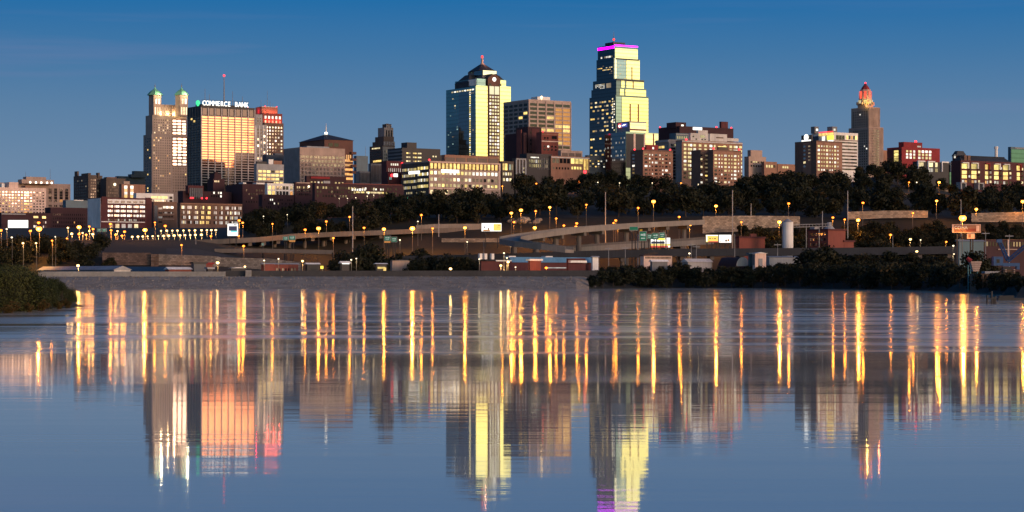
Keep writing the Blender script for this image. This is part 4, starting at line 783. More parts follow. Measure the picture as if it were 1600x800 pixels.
k3 = b.block(1106, 1109, 1136, 210.5, 220.5, 1668, 'pale_concrete', 'penthouse'); k3.slab('slot', 'R', 1119, 1130, 213.5, 215.5, 'bronze', .2); k4 = b.block(1134, 1136, 1154, 217.5, 220.5, 1690, 'pale_concrete', 'roof_step'); k.beacon(.1, .3, .9)
b = Bld('stepped_grey_wing', 'stepped grey concrete wing attached left of the pale apartment slab', 'building')
k = b.block(1024, 1045, 1058, 219.5, None, 1690, 'grey_stone'); k.win('L', 1029, 1043, 227, 231, 3, 1, .85, .9, pick(('gold', 2), ('pane', 1))); k.slab('roof_edge', 'L', 1024, 1045, 219, 221.5, 'light_grey', .8); k.win('R', 1048, 1056, 224, 280, 1, 11, .9, .7, 'pane'); k2 = b.block(1046, 1056, 1076, 209.5, 219.5, 1705, 'teal_metal', 'upper_wall'); k2.win('R', 1057, 1074, 212, 217, 5, 1, .5, .8, 'pane'); k2.slab('roof_edge', 'R', 1056, 1075, 209, 210.5, 'grey_metal', .6)
b = Bld('notched_brick_apartments', 'front brown brick apartment block with a recessed centre strip below pale slab', 'building')
k = b.block(1080, 1094.5, 1114.5, 236, None, 1470, 'brown_brick'); k.slab('brick_sunset_tone', 'R', 1094.7, 1114.2, 236.4, 300, 'tan_brick', .08); k.win('R', 1092.8 + 1.5, 1096.8 + 1, 239.5, 294, 1, 9, .8, .5, PB); k.win('R', 1101, 1106, 239.5, 290, 1, 8, .7, .35, pick(('dim', 3), ('gold', 1)))  # lighter brick tone on the right face paints the sunset light
k2 = b.block(1106, 1114.2, 1158, 235.5, None, 1462, 'brown_brick'); k2.slab('brick_sunset_tone', 'R', 1114.4, 1157.7, 236, 300, 'tan_brick', .08); apt(k2, 1116, 1157, 239.5, 287, 8, PB); k2.beacon(.95, .1, .75); k2.beacon(.04, .1, .75); k2.roofbox('tank', .25, .6, .3, .6, 3, 'dark_stone')  # right wing face painted with the same sunset tone
b = Bld('tan_stepped_house', 'tan stepped stone building half hidden by trees between the apartment blocks', 'building')
k = b.block(1163, 1170, 1197, 246, None, 1800, 'tan_stone'); k2 = b.block(1168, 1173, 1191, 236, 246, 1803, 'tan_stone', 'tower'); k3 = b.block(1190, 1194, 1214, 254, None, 1795, 'tan_brick', 'annex'); k3.win('R', 1196, 1212, 257, 262, 4, 1, .6, .8, pick(('pane_bright', 2), ('pane_dark', 1))); k.win('R', 1172, 1195, 250, 262, 6, 2, .5, .5, pick(('pane_dark', 3), ('pane_bright', 1)))
b = Bld('far_low_row', 'far low pale row of roofs left of the sign topped brick block', 'building'); k = b.block(1212, 1215, 1242, 257.5, None, 1950, 'tan_brick'); k.win('R', 1222, 1232, 259, 263, 3, 1, .7, .8, 'pane_bright')
b = Bld('sign_topped_brick_block', 'brown brick apartment block right of centre with neon sign and panels on its roof', 'building')
k = b.block(1242, 1275.5, 1316, 221.5, None, 1500, 'brown_brick'); k.slab('brick_sunset_tone', 'R', 1275.7, 1315.7, 222, 275, 'tan_brick', .08); apt(k, 1277.5, 1312, 225, 268, 7, PB, (2.4, 1, 1, 2.4, 1, .9, 2.2, .9)); k.win('L', 1255, 1259.5, 224.5, 262, 1, 6, .7, .5, PB); k.win('L', 1262, 1267, 225, 252, 1, 5, .6, .35, pick(('dim', 2), ('warm', 1))); k.slab('brick_strip', 'L', 1255, 1267, 222, 275, 'tan_brick', .06); k.win('R', 1275.9, 1277, 224, 268, 1, 7, .1, .1, pick((None, 1)))  # brick colour of the right face raised to paint in the low sun
kp = b.block(1252, 1268, 1270, 210.5, 221.5, 1512, 'black_metal', 'sign_box', None, False); kp.slab('white_base', 'L', 1253, 1267, 218, 220.8, 'board_white', .4)
MB().tube((kp.x - .3, kp.ly(1260.5), kp.z(214)), (kp.x - .7, kp.ly(1260.5), kp.z(214)), 2.2, 2.2, 16).build('white_oval', 'sign_white', b.root).scale = (1, 1, 1)
b2 = Bld('banded_white_block', 'white banded apartment block with balcony rows behind the sign topped brick block', 'building')
k = b2.block(1268, 1303, 1340.5, 208.5, None, 1560, 'white_paint'); 
for i in range(9): k.win('R', 1315, 1339, 221 + i * 5.2, 223.4 + i * 5.2, 5, 1, .97, .98, pick(('bronze', 3), ('pane_dark', 2)))
k.win('R', 1322, 1339.5, 210.5, 217, 5, 1, .75, .9, lambda c, r: ['gold', 'pane_dark', 'orange_lit', 'pane_dark', 'gold'][c]); k.win('R', 1306, 1320, 210.5, 218, 3, 1, .9, .9, 'pane_dark'); k.slab('pink_band', 'R', 1304, 1340.2, 218, 219.3, 'granite', .3)
k.slab('yellow_panel', 'L', 1293, 1302.8, 211.5, 218, 'yellow_sign', .6); k.slab('dark_panel', 'L', 1268.2, 1279, 210.5, 220, 'navy_metal', .4); k.slab('white_arc', 'L', 1294, 1302, 219, 220.6, 'sign_white', .5); k.slab('white_mark', 'L', 1285, 1289, 211.5, 220, 'white_lit', .5)
for p0, p1 in ((1267, 1279), (1292.5, 1308)):
    kk = b2.block(p0, (p0 + p1) / 2, p1, 199.5, 208.5, 1575, 'rib_grey', 'water_tank_house'); kk.slab('lit_disc', 'R', (p0 + p1) / 2 + 2.2, (p0 + p1) / 2 + 4.6, 201, 204.2, 'white_lit', .4)
ns = thing('roof_neon_sign', 'red and yellow neon frame sign on the white banded block roof', 'sign', b2.root.matrix_basis @ Vector((k.x - .9, k.ly(1303), k.z(209.5))), rad(ANG + 90 - 180))
wl = abs(k.ly(1281) - k.ly(1303)); 
MB().box(-wl, 0, -.2, .2, 1.6, 2.3).build('red_tube', 'neon_red', ns); MB().box(-wl, 0, -.2, .2, -.6, 1.2).build('yellow_tube', 'gold', ns)
b = Bld('scarlet_brick_block', 'bright red brick block with a raised centre right of the lantern tower', 'building')
k = b.block(1386, 1409, 1468.5, 231.5, None, 1560, 'scarlet'); k.slab('brick_shade_tone', 'L', 1386.2, 1408.8, 232, 275, 'maroon_brick', .08); k.win('L', 1397, 1404, 234, 252, 1, 4, .95, .8, 'yellow_lit')  # left face brick darkened: shade painted into the colour
k2 = b.block(1404, 1412, 1441, 223.5, 231.5, 1566, 'scarlet', 'upper_wall'); k2.win('R', 1433, 1439, 226, 230, 2, 1, .8, .6, 'white_dim'); k2.beacon(.7, .2, 1.); k.win('R', 1414.5, 1431, 233.5, 248, 3, 3, .55, .7, pick(('white_lit', 3), ('pane_bright', 3))); k.win('R', 1433.5, 1456, 233, 248, 4, 3, .6, .7, pick(('white_lit', 3), ('pane_bright', 3), ('warm', 1)))
b = Bld('far_pink_wall', 'sliver of a far pinkish building between lantern tower and red brick block', 'building'); k = b.block(1376, 1379, 1391, 236, None, 2300, 'tan_brick')
b = Bld('white_framed_condos', 'modern condo row with white box frames stepping down among the bluff trees', 'building')
k = b.block(1426, 1433, 1503, 254, None, 1470, 'black_metal')
for p, wd in ((1433.5, 10), (1449, 9), (1461, 4)): k.win('R', p, p + wd, 253 if p < 1450 else 252.5, 260.5, 1, 1, .86, .86, 'warm'); k.win('R', p, p + wd, 262, 268, 2, 1, .8, .9, pick(('cool', 1), ('pane', 2), ('white_dim', 1)))
for p in (1433, 1448.5, 1470, 1484): k.slab('white_frame', 'R', p, p + 11, 250.8, 252.8, 'white_paint', 1.2); k.slab('white_post', 'R', p, p + 1.2, 252.9, 267, 'white_paint', 1.2)
k.slab('glass_stair', 'R', 1483, 1489, 256, 292, 'teal_glass', .5)
b = Bld('long_roofed_condos', 'condo block under a long dark roof with bright framed bays at the right edge', 'building')
k = b.block(1486, 1501, 1600, 252.5, None, 1400, 'maroon_brick', 'wall')
for p, wd, rd in ((1502.5, 9.5, 0), (1517.5, 9.5, 0), (1539, 6, 1), (1553, 8.5, 0), (1567, 9, 0), (1588.5, 6, 1)):
    k.slab('white_frame' if not rd else 'red_frame', 'R', p, p + wd, 253.5, 254.8, 'white_paint' if not rd else 'scarlet', 1.4); k.slab('frame_side', 'R', p + wd - 1.2, p + wd, 254.9, 263, 'white_paint' if not rd else 'scarlet', 1.4)
    k.win('R', p, p + wd - 1.4, 255.2, 263.5, 1, 1, .95, .95, 'yellow_lit' if not rd else 'gold'); k.win('R', p, p + wd - 1.2, 265.5, 279, 1, 2, .9, .82, pick(('yellow_lit', 2), ('white_lit', 1), ('gold', 1))); k.win('R', p, p + wd - 1, 280.5, 286, 2, 1, .7, .8, pick(('white_dim', 2), ('orange_lit', 1), ('pane_dark', 1)))
    k.slab('balcony', 'R', p + wd + .6, p + wd + 4.6, 263.6, 264.6, 'black_metal', 1.6); k.slab('balcony', 'R', p + wd + .6, p + wd + 4.6, 272, 273, 'black_metal', 1.6); k.win('R', p + wd + .8, p + wd + 4.4, 257, 286, 1, 4, .7, .5, pick(('warm', 2), ('pane_dark', 3), ('white_dim', 1)))
rf = MB(); x0, x1, y0, y1 = k.rx(1505), k.rx(1583), k.y + 2, k.y + k.ll
za, zb = k.z1 + .95, k.z(241.5); rf.prism([(x0, y0), (x1, y0), (x1, y1), (x0, y1)], za, zb, 0, [(x0 + 2, y0 + 5), (x1 - 2, y0 + 5), (x1 - 2, y1 - 3), (x0 + 2, y1 - 3)]); rr = rf.build('roof', 'slate_roof', b.root)
for p in (1511, 1516.5): MB().box(k.rx(p), k.rx(p + 4), y0 + .4, y0 + 3, za + .01, za + 3.6).build('dormer', 'brown_brick', rr)
k2 = b.block(1488, 1494, 1509.5, 246, 253, 1408, 'maroon_brick', 'gable_tower'); k2.hip('tower_roof', 235.5, 'slate_roof', .5, .45); k2.win('L', 1490.5, 1493.5, 241, 248, 1, 1, .8, .7, 'white_lit')
for p, wd in ((1494.5, 9), (1522, 9)): k.slab('entrance_portal', 'R', p, p + wd, 285, 286.8, 'light_grey', 4); k.slab('portal_post', 'R', p, p + 1.8, 287, 296, 'light_grey', 4); k.slab('portal_post', 'R', p + wd - 1.8, p + wd, 287, 296, 'light_grey', 4)
t = MB().cone(0, 0, 1.6, 1.3, -2, 40, 8).cone(0, 0, 1.7, 1.7, 40, 42, 8).build('wall_pipe', 'white_paint', None, (W(1556.5, 0, 1750).x, 1750, ZZ(229, 1750) - 42)); t.name = 'chimney_stack'; tag(t, 'slim white chimney stack rising behind the long dark condo roof', 'chimney')
b = Bld('teal_glass_sliver', 'teal glass building cut by the right edge behind the condos', 'building'); k = b.block(1575, 1579.5, 1640, 231, None, 1850, 'teal_metal', 'wall'); k.slab('glass_front', 'R', 1580, 1639, 233, 265, 'teal_glass', .2); k.win('R', 1584, 1600, 245, 249, 4, 1, .35, .6, pick(('white_lit', 1), (None, 1))); k.slab('roof_edge', 'R', 1585, 1600, 230.2, 231.6, 'light_grey', .5)

# ================================================================ roads, walls, sheds, signs on the flat ground
def viaduct(label, pts, width, thick, mat, piers, pr=1.1, name='highway_viaduct', rail='deck_concrete', rh=1.):
    P = [W(*p) for p in pts]
    th = thing(name, label, 'bridge', P[0])
    o = P[0]; n = len(P); L, Rr = [], []
    for i in range(n):
        d = (P[min(n - 1, i + 1)] - P[max(0, i - 1)]); d.z = 0; d.normalize(); s_ = Vector((-d.y, d.x, 0))
        L.append(P[i] - o + s_ * width / 2); Rr.append(P[i] - o - s_ * width / 2)
    def strip(a, b, z0, z1, mt, nm):
        m = MB(); vs = []
        for p, q in zip(a, b): vs += [(p.x, p.y, p.z + z0), (q.x, q.y, q.z + z0), (q.x, q.y, q.z + z1), (p.x, p.y, p.z + z1)]
        fs = []
        for i in range(len(a) - 1):
            k = i * 4
            for j in range(4): fs.append((k + j, k + (j + 1) % 4, k + 4 + (j + 1) % 4, k + 4 + j))
        fs += [(0, 3, 2, 1), tuple(range(len(vs) - 4, len(vs)))]
        m.add(vs, fs); return m.build(nm, mt, th)
    strip(L, Rr, -thick, -rh, mat, 'deck')
    for a, sgn in ((L, -1), (Rr, 1)):
        b_ = []
        for i in range(n):
            d = (L[i] - Rr[i]); d.z = 0; d.normalize(); b_.append(a[i] + d * .35 * sgn)
        strip(a, b_, -rh + .004, 0, rail, 'parapet')
    wl_ = []
    for p in piers:
        for (a, pa), (c, pc) in zip(zip(P, pts), zip(P[1:], pts[1:])):
            lo, hi = sorted((pa[0], pc[0]))
            if lo <= p <= hi and hi > lo:
                t = (p - pa[0]) / (pc[0] - pa[0]); q = a.lerp(c, t); zg = Zt(p, q.y) - 1; top = q.z - thick - .01
                if top - zg < 2: break
                d = c - a; d.z = 0; d.normalize(); s_ = Vector((-d.y, d.x, 0))
                m = MB().cone(q.x - o.x, q.y - o.y, pr, pr, zg - o.z, top - 1.6 - o.z, 8)
                a0, b0 = q - o + s_ * width * .4, q - o - s_ * width * .4
                w2 = d * .9; m.prism([(a0.x - w2.x, a0.y - w2.y), (b0.x - w2.x, b0.y - w2.y), (b0.x + w2.x, b0.y + w2.y), (a0.x + w2.x, a0.y + w2.y)], top - 1.59 - o.z, top - o.z)
                m.build('pier', 'deck_concrete', th); break
    return th
def spacer(a, b, d): return [a + i * d for i in range(int((b - a) / d) + 1)]
V1 = viaduct('long highway viaduct crossing the left half below the dark bluff trees', [(40, 380, 985), (160, 378.5, 990), (250, 377, 995), (345, 374, 1000), (400, 371, 1005), (470, 364.5, 1012), (560, 361, 1030), (640, 358, 1050), (720, 356, 1062)], 20, 2.3, 'deck_concrete', [346, 366, 386, 407, 429, 452, 476, 505, 540, 580, 620, 660], .9)
V2 = viaduct('curved pale ramp bridge that bends back on itself right of centre', [(1092, 343.5, 1000), (1020, 347, 985), (960, 350.5, 965), (900, 355, 940), (850, 361, 915), (815, 366, 895), (797, 369.5, 878), (797, 373, 862), (818, 377, 850), (855, 381.5, 842), (890, 386, 838)], 9, 2.3, 'ramp_concrete', [1068, 1036, 1005, 978, 932, 904, 868, 838, 803], 1.2, rail='ramp_concrete')
V3 = viaduct('lower straight ramp passing under the curved pale bridge', [(880, 385, 950), (930, 380.5, 955), (1000, 376, 965), (1050, 374, 970), (1108, 370, 978)], 9, 3.4, 'ramp_concrete', [1060, 1085], 1.)
V4 = viaduct('long dark low viaduct running across the right half behind the sheds', [(630, 400, 884), (760, 397.5, 884), (880, 393, 884), (1050, 389, 884), (1200, 388, 886), (1350, 387, 890), (1480, 385, 894), (1660, 383, 900)], 12, 3.2, 'dark_deck', spacer(650, 1600, 46), .9, rail='dark_deck')
V5 = viaduct('left lower road bridge glowing amber under the long viaduct', [(335, 389, 945), (400, 388.5, 948), (470, 390, 950), (520, 391, 952)], 8, 1.8, 'deck_concrete', [], rail='deck_concrete', rh=.8)
def stone_wall(label, pts, mat, thick=1.2, name='retaining_wall', coping=None):
    """pts: (px, top py, bottom py, Y) along the face"""
    T = [W(p, t, Y) for p, t, b_, Y in pts]; Bm = [W(p, b_, Y) for p, t, b_, Y in pts]; o = Bm[0]
    vs = []
    for t, q in zip(T, Bm): vs += [(t - o), (q - o), (q - o + Vector((0, thick, 0))), (t - o + Vector((0, thick, 0)))]
    fs = []
    for i in range(len(pts) - 1):
        k = i * 4
        for j in range(4): fs.append((k + j, k + (j + 1) % 4, k + 4 + (j + 1) % 4, k + 4 + j))
    fs += [(0, 3, 2, 1), tuple(range(len(vs) - 4, len(vs)))]
    w_ = MB().add(vs, fs).build(name, mat, None, o); tag(w_, label, 'wall'); return w_
def block_mat(key, base, sz):
    """coursed stone blocks"""
    m, nt, b = new_mat(key); co = objco(nt, (1 / sz, 1 / sz, 1 / sz))
    mp = node(nt, 'ShaderNodeMapping'); mp.inputs['Rotation'].default_value = (rad(90), 0, 0); nt.links.new(co, mp.inputs['Vector'])
    br = node(nt, 'ShaderNodeTexBrick'); nt.links.new(mp.outputs[0], br.inputs['Vector'])
    br.inputs['Color1'].default_value = (*[c * .6 for c in base], 1); br.inputs['Color2'].default_value = (*[min(1, c * 1.4) for c in base], 1); br.inputs['Mortar'].default_value = (*[c * .3 for c in base], 1)
    br.inputs['Scale'].default_value = 1.; br.inputs['Mortar Size'].default_value = .03; br.inputs['Brick Width'].default_value = 1.; br.inputs['Row Height'].default_value = .5
    n = mapr(nt, noise(nt, objco(nt), .25, 4), .35, .7); c = mixc(nt, mathn(nt, 'MULTIPLY', n, .55), br.outputs[0], tuple(x * .4 for x in base))
    nt.links.new(c, b.inputs['Base Color']); b.inputs['Roughness'].default_value = .95; M[key] = m
block_mat('ashlar', (.22, .195, .17), 1.3); block_mat('brown_ashlar', (.15, .105, .085), 1.3); block_mat('lime_wall', (.36, .29, .22), 1.5)
stone_wall('brown stone retaining wall behind the grey gabled shed', [(160, 394.5, 424, 874), (235, 395, 424, 874)], 'brown_ashlar')
stone_wall('long grey stone retaining wall below the left grass slope', [(248, 397, 425, 874), (335, 400, 425, 874), (345, 402, 425, 876), (420, 404, 426, 878), (470, 410, 427, 880)], 'ashlar')
stone_wall('narrow brown stone pier wall between the two long retaining walls', [(236, 397, 424, 872.5), (247, 397, 424, 872.5)], 'brown_ashlar', 2.5)
stone_wall('lamp lit limestone wall tapering along the road right of the curved bridge', [(1098, 338, 372, 1046), (1120, 337.5, 368, 1048), (1180, 337, 358, 1052), (1250, 338, 352, 1056)], 'lime_wall')
stone_wall('pale low road wall in front of the right bluff woods', [(1325, 331, 343, 1068), (1380, 329, 341, 1070), (1450, 329, 340, 1072)], 'lime_wall', 1.)
stone_wall('lit limestone wall at the right picture edge below the woods', [(1518, 333, 347, 1064), (1560, 332, 347, 1064), (1620, 330, 347, 1064)], 'lime_wall')
stone_wall('weathered limestone wall below the billboard and left of curved bridge', [(690, 372.5, 390, 1028), (745, 372, 388, 1028), (795, 372, 388, 1028)], 'lime_wall')
stone_wall('pale wall added for the light trails on the road left of the billboard', [(650, 352, 362, 1046), (680, 350, 361, 1050), (752, 349.5, 360, 1054)], 'ramp_concrete', .6, 'light_trail_wall')  # pale wall added in place of the traffic's light trails
stone_wall('stone garden wall below the white framed condos', [(1443, 291.5, 306, 1366), (1490, 290.5, 306, 1366)], 'lime_wall', 1.)
stone_wall('pale concrete flood wall on the levee at the left', [(60, 424.3, 433, 757), (352, 424.3, 433, 757)], 'flood_pale', .8, 'flood_wall')
stone_wall('concrete flood wall with shade in its colour on the levee across the centre', [(352.3, 423, 433, 758), (600, 423, 433, 758), (935, 422.5, 433, 758)], 'flood_shaded', .8, 'flood_wall')  # dark tone is shade painted into the concrete
stone_wall('pale square gate pier set in the shade toned flood wall', [(383.5, 422, 433, 756), (392, 422, 433, 756)], 'flood_pale', 2.2, 'gate_pier')
m = MB()
for i in range(26):
    p = W(R.uniform(795, 846), R.uniform(342, 352), R.uniform(1064, 1078)); m.ball((p.x, p.y, p.z), R.uniform(1.4, 2.8), 6, 4, 0, .7)
o_ = m.build('rock_outcrop', 'lime_wall'); tag(o_, kind='structure')

def shed(name, label, L, C, Rr, eave, ridge, Y, wm, rm, along='L', ll=None, cat='shed', ang=ANG, over=.5):
    """a gabled or flat shed; ridge == eave gives a flat roof with a fascia"""
    b = Bld(name, label, cat, ang); k = Block(b, L, C, Rr, eave, None, Y, ll); k.body('wall', wm, False)
    x0, x1, y0, y1 = k.x - over, k.x + k.lr + over, k.y - over, k.y + k.ll + over; z = k.z1 + .01; zr = k.z(ridge)
    m = MB()
    if abs(ridge - eave) < .2: m.box(x0, x1, y0, y1, z, z + .7)
    elif along == 'L':
        c = (x0 + x1) / 2; m.add([(x0, y0, z), (x1, y0, z), (c, y0, zr), (x0, y1, z), (x1, y1, z), (c, y1, zr)], [(0, 1, 2), (5, 4, 3), (0, 2, 5, 3), (1, 4, 5, 2), (0, 3, 4, 1)])
    else:
        c = (y0 + y1) / 2; m.add([(x0, y0, z), (x0, y1, z), (x0, c, zr), (x1, y0, z), (x1, y1, z), (x1, c, zr)], [(0, 2, 1), (3, 4, 5), (0, 3, 5, 2), (1, 2, 5, 4), (0, 1, 4, 3)])
    m.build('roof', rm, b.root); return k
k = shed('gabled_shed', 'long grey metal shed with its pale gable end by the left flood wall', 42, 178, 204, 421.5, 415.2, 800, 'grey_metal', 'light_grey'); k.slab('open_side_shade', 'L', 60, 176, 424, 430, 'navy_metal', .1); k.slab('gable_cladding', 'R', 178.3, 203.6, 421.6, 431, 'pale_concrete', .15)  # dark panel stands in for the shade inside the open side
shed('dark_roofed_shed', 'low shed with a dark navy roof beside the grey gabled shed', 190, 208, 266, 424, 416.5, 815, 'black_metal', 'navy_metal', 'R')
k = shed('white_roofed_shed', 'small red shed under a white pitched roof', 258, 264, 299, 421, 417, 800, 'red_brick', 'white_paint', 'R')
shed('dark_blue_block', 'dark blue flat box building next to the round dark tree', 299, 303, 322, 412, 412, 805, 'navy_metal', 'black_metal')
c_ = shed('red_container', 'red shipping container above the blue box building right side', 320, 321, 332.5, 413, 413, 828, 'red_brick', 'scarlet', cat='container')
k = shed('white_awning_shed', 'little shed with a pale blue white awning beside the dark tree', 322, 325, 333, 420.5, 420.5, 785, 'black_metal', 'light_grey'); k = shed('white_line_shed', 'low dark shed with a thin white roof right of the dark tree', 358, 361, 384, 419, 417.5, 790, 'black_metal', 'white_paint')
k = shed('maroon_end_building', 'dark red building with bright pale roof on the centre left waterfront', 408, 411, 466, 413, 411, 800, 'red_brick', 'light_grey', 'R'); k.slab('red_end', 'R', 411.4, 428, 412.6, 430, 'red_brick', .6); k.win('R', 430, 463, 418, 424, 7, 1, .4, .6, pick(('pane_dark', 2), ('dim', 1)))
k = shed('pale_roofed_hut', 'dark hut with a white roof among the poles at centre left', 477, 480, 499, 413, 410.5, 800, 'black_metal', 'white_paint', 'R')
k = shed('small_lit_gable', 'tiny gable roofed hut with white lit eaves left of the dark trees', 531, 534, 546, 411.5, 408, 790, 'black_metal', 'white_paint', 'R'); k.slab('lit_eave', 'R', 534.5, 545, 411.3, 412.6, 'board_white', .5)
k = shed('yellow_lit_kiosk', 'small kiosk with a yellow lit front and white roof strip', 586, 588.5, 604, 412.5, 411, 790, 'black_metal', 'white_paint', 'R'); k.slab('lit_front', 'R', 590, 601, 417, 420, 'yellow_lit', .3); k.slab('lit_corner', 'R', 599, 602.5, 418, 424, 'gold', .4)
k = shed('pale_wall_shed', 'pale lit wall glimpsed between the dark trees at centre', 610, 613, 640, 407, 406, 835, 'tan_stone', 'rib_grey'); 
k = shed('maroon_depot', 'low maroon depot with white roof vents left of the blue roofed works', 748, 752, 800, 408, 407.5, 800, 'maroon_brick', 'dark_maroon'); k.slab('white_fascia', 'R', 774, 798, 406.2, 408.2, 'white_paint', .6); 
for p in (757, 764.5, 775.5): MB().box(-.6, .6, -.6, .6, 0, 2.2).build('roof_vent', 'white_paint', k.b.root, (k.rx(p), k.y + 3, k.z1 + .72))
k = shed('blue_roofed_works', 'long brick works under a faded blue pitched roof at the waterfront', 796, 800, 932, 410, 401.5, 815, 'maroon_brick', 'blue_roof', 'R'); k.slab('lit_wall_base', 'R', 856, 884, 417.6, 419, 'white_dim', .4)
MB().box(k.rx(866), k.rx(877), k.y + 6, k.y + 9, k.z(406), k.z(399.5)).build('roof_box', 'white_paint', k.b.root); MB().box(k.rx(815), k.rx(826), k.y + 9, k.y + 12, k.z(402), k.z(399.4)).build('roof_box', 'white_paint', k.b.root)
k = shed('red_brick_gatehouse', 'square red brick gatehouse with a white parapet before the blue roof', 825, 828, 845.5, 407.5, 407.5, 796, 'red_brick', 'white_paint'); k = shed('awning_brick_shop', 'brown brick shop with a long white awning at the blue roof end', 885, 888, 915, 404, 403.5, 794, 'maroon_brick', 'red_brick'); k.slab('awning', 'R', 888, 913.5, 407, 410.5, 'white_paint', 1.5)
k = shed('white_shed_by_hedge', 'white shed beside the river bushes with an amber lit yard', 924, 926, 935, 402, 400, 830, 'white_paint', 'light_grey', 'R')
k = shed('long_pale_building', 'long pale building with a row of small windows below the billboards', 1000, 1006, 1050, 399.5, 398, 830, 'cream', 'dark_maroon', 'R'); k.win('R', 1008, 1048, 400.5, 404.5, 20, 1, .5, .8, 'pane_dark'); shed('white_low_roof', 'low white roofed hut half hidden by a bush below long pale building', 1016, 1019, 1043, 409, 405.5, 800, 'rib_grey', 'white_paint', 'R')
k = shed('pale_green_house', 'pale green white gabled storehouse among the bushes', 1066, 1075, 1112, 409.5, 404, 800, 'light_grey', 'pale_concrete', 'R')
# quonset hut
b = Bld('arched_hut', 'maroon arched hut with a pale curved end', 'hut'); k = Block(b, 1122, 1150, 1171, 415.8, None, 800); n = 12
pts = [(k.x + k.lr * (.5 - .5 * math.cos(math.pi * i / n)), k.z1 + (k.z(401.5) - k.z1) * math.sin(math.pi * i / n)) for i in range(n + 1)]
m = MB(); m.add([(x, k.y, z) for x, z in pts] + [(x, k.y + k.ll, z) for x, z in pts], [tuple(range(n, -1, -1)), tuple(range(n + 1, 2 * n + 2))] + [(i, n + 1 + i, n + 2 + i, i + 1) for i in range(n)] + [(0, n, 2 * n + 1, n + 1)])
MB().box(k.x, k.x + k.lr, k.y + .05, k.y + k.ll, k.z0, k.z1 - .02).build('base_wall', 'dark_maroon', b.root); m.build('arched_roof', 'dark_maroon', b.root); mm = MB(); mm.add([(k.x + k.lr / 2 + (x - k.x - k.lr / 2) * .96, k.y - .1, z) for x, z in pts] , [tuple(range(n, -1, -1))]); mm.build('end_wall', 'light_grey', b.root)
k = shed('cream_kiosk_tower', 'cream kiosk tower with a grey door by the arched hut', 1176, 1180, 1197, 396, 394, 795, 'cream', 'white_paint'); k.slab('door', 'R', 1185, 1191, 404, 416, 'grey_metal', .2); k.slab('louvre', 'L', 1176.3, 1179.6, 398, 414, 'rib_grey', .2); shed('teal_tank_box', 'narrow teal box beside the cream kiosk tower', 1169, 1171, 1177, 398, 398, 798, 'teal_metal', 'teal_metal')
shed('blue_grey_shed', 'long blue grey shed right of the cream kiosk tower', 1196, 1202, 1262, 402, 400, 820, 'grey_metal', 'grey_metal', 'R')
k = shed('plain_brick_warehouse', 'plain red brick warehouse with a stepped roof left of the white silo', 1150, 1155, 1195, 372, 372, 930, 'red_brick', 'maroon_brick'); k.roofbox('raised_bay', .45, .68, .02, .5, 2., 'red_brick')
k = shed('brick_mill', 'red brick mill with window rows behind the right hand river trees', 1262, 1294, 1321, 360, 360, 930, 'red_brick', 'maroon_brick'); k.win('L', 1265, 1291, 362, 386, 6, 3, .6, .55, pick(('pane', 2), ('pane_dark', 3))); b = k.b
k2 = k; MB().cone(k.x + 6, k.y + 6, 2.6, .9, k.z1 + .72, k.z(351), 10).cone(k.x + 6, k.y + 6, 1., 1., k.z(351) + .01, k.z(346.5), 8).build('cyclone_hood', 'light_grey', b.root); MB().box(k.x + .5, k.x + 3, k.y + k.ll - 4, k.y + k.ll - 1, k.z1 + .72, k.z(353)).build('roof_box', 'light_grey', b.root)
shed('mill_side_wing', 'small red brick wing right of the brick mill', 1317, 1319, 1334, 378, 378, 935, 'red_brick', 'maroon_brick')
s_ = thing('grain_silo', 'tall white cylindrical silo beside the dark slope', 'silo', W(1231, 431, 925))
hh = ZZ(347, 925) - s_.location.z
MB().cone(0, 0, 2.35, 2.35, 0, hh, 16).build('barrel', 'white_paint', s_); MB().cone(0, 0, 2.5, .4, hh + .01, hh + 1.3, 16).build('roof_cone', 'light_grey', s_); MB().box(-2.55, -2.36, -.35, .35, 1, hh).build('ladder', 'pole_metal', s_)
a_ = W(1239.5, 355, 925); c_ = W(1300, 353.5, 930); m = MB()
for dz in (0, 1.1): m.tube(a_ + Vector((0, 0, dz)), c_ + Vector((0, 0, dz)), .14)
for i in range(13): q = a_.lerp(c_, i / 12); m.tube(q, q + Vector((0, 0, 1.1)), .08)
for i in (4, 8): q = a_.lerp(c_, i / 12); m.tube((q.x, q.y, Zt(1265, 928)), q, .16)
tag(m.build('conveyor_gantry', 'light_grey'), 'thin pale conveyor gantry running from the silo to the mill', 'conveyor')
k = shed('long_red_works', 'long red brick works with pale trim behind the blue crane', 1520, 1532, 1625, 374, 373.5, 830, 'dark_maroon', 'tan_brick'); k.slab('pale_sill', 'R', 1558, 1588, 388.5, 390, 'tan_stone', .5); k.win('R', 1535, 1600, 376, 386, 14, 1, .5, .7, pick(('pane_dark', 5), ('pane', 2), ('dim', 1))); k.slab('pipe', 'R', 1573, 1574.6, 374, 400, 'cream', .6)
shed('teal_roofed_shed', 'teal grey roofed shed under the mural sign', 1494, 1498, 1537, 377, 374.5, 815, 'teal_metal', 'grey_metal', 'R')

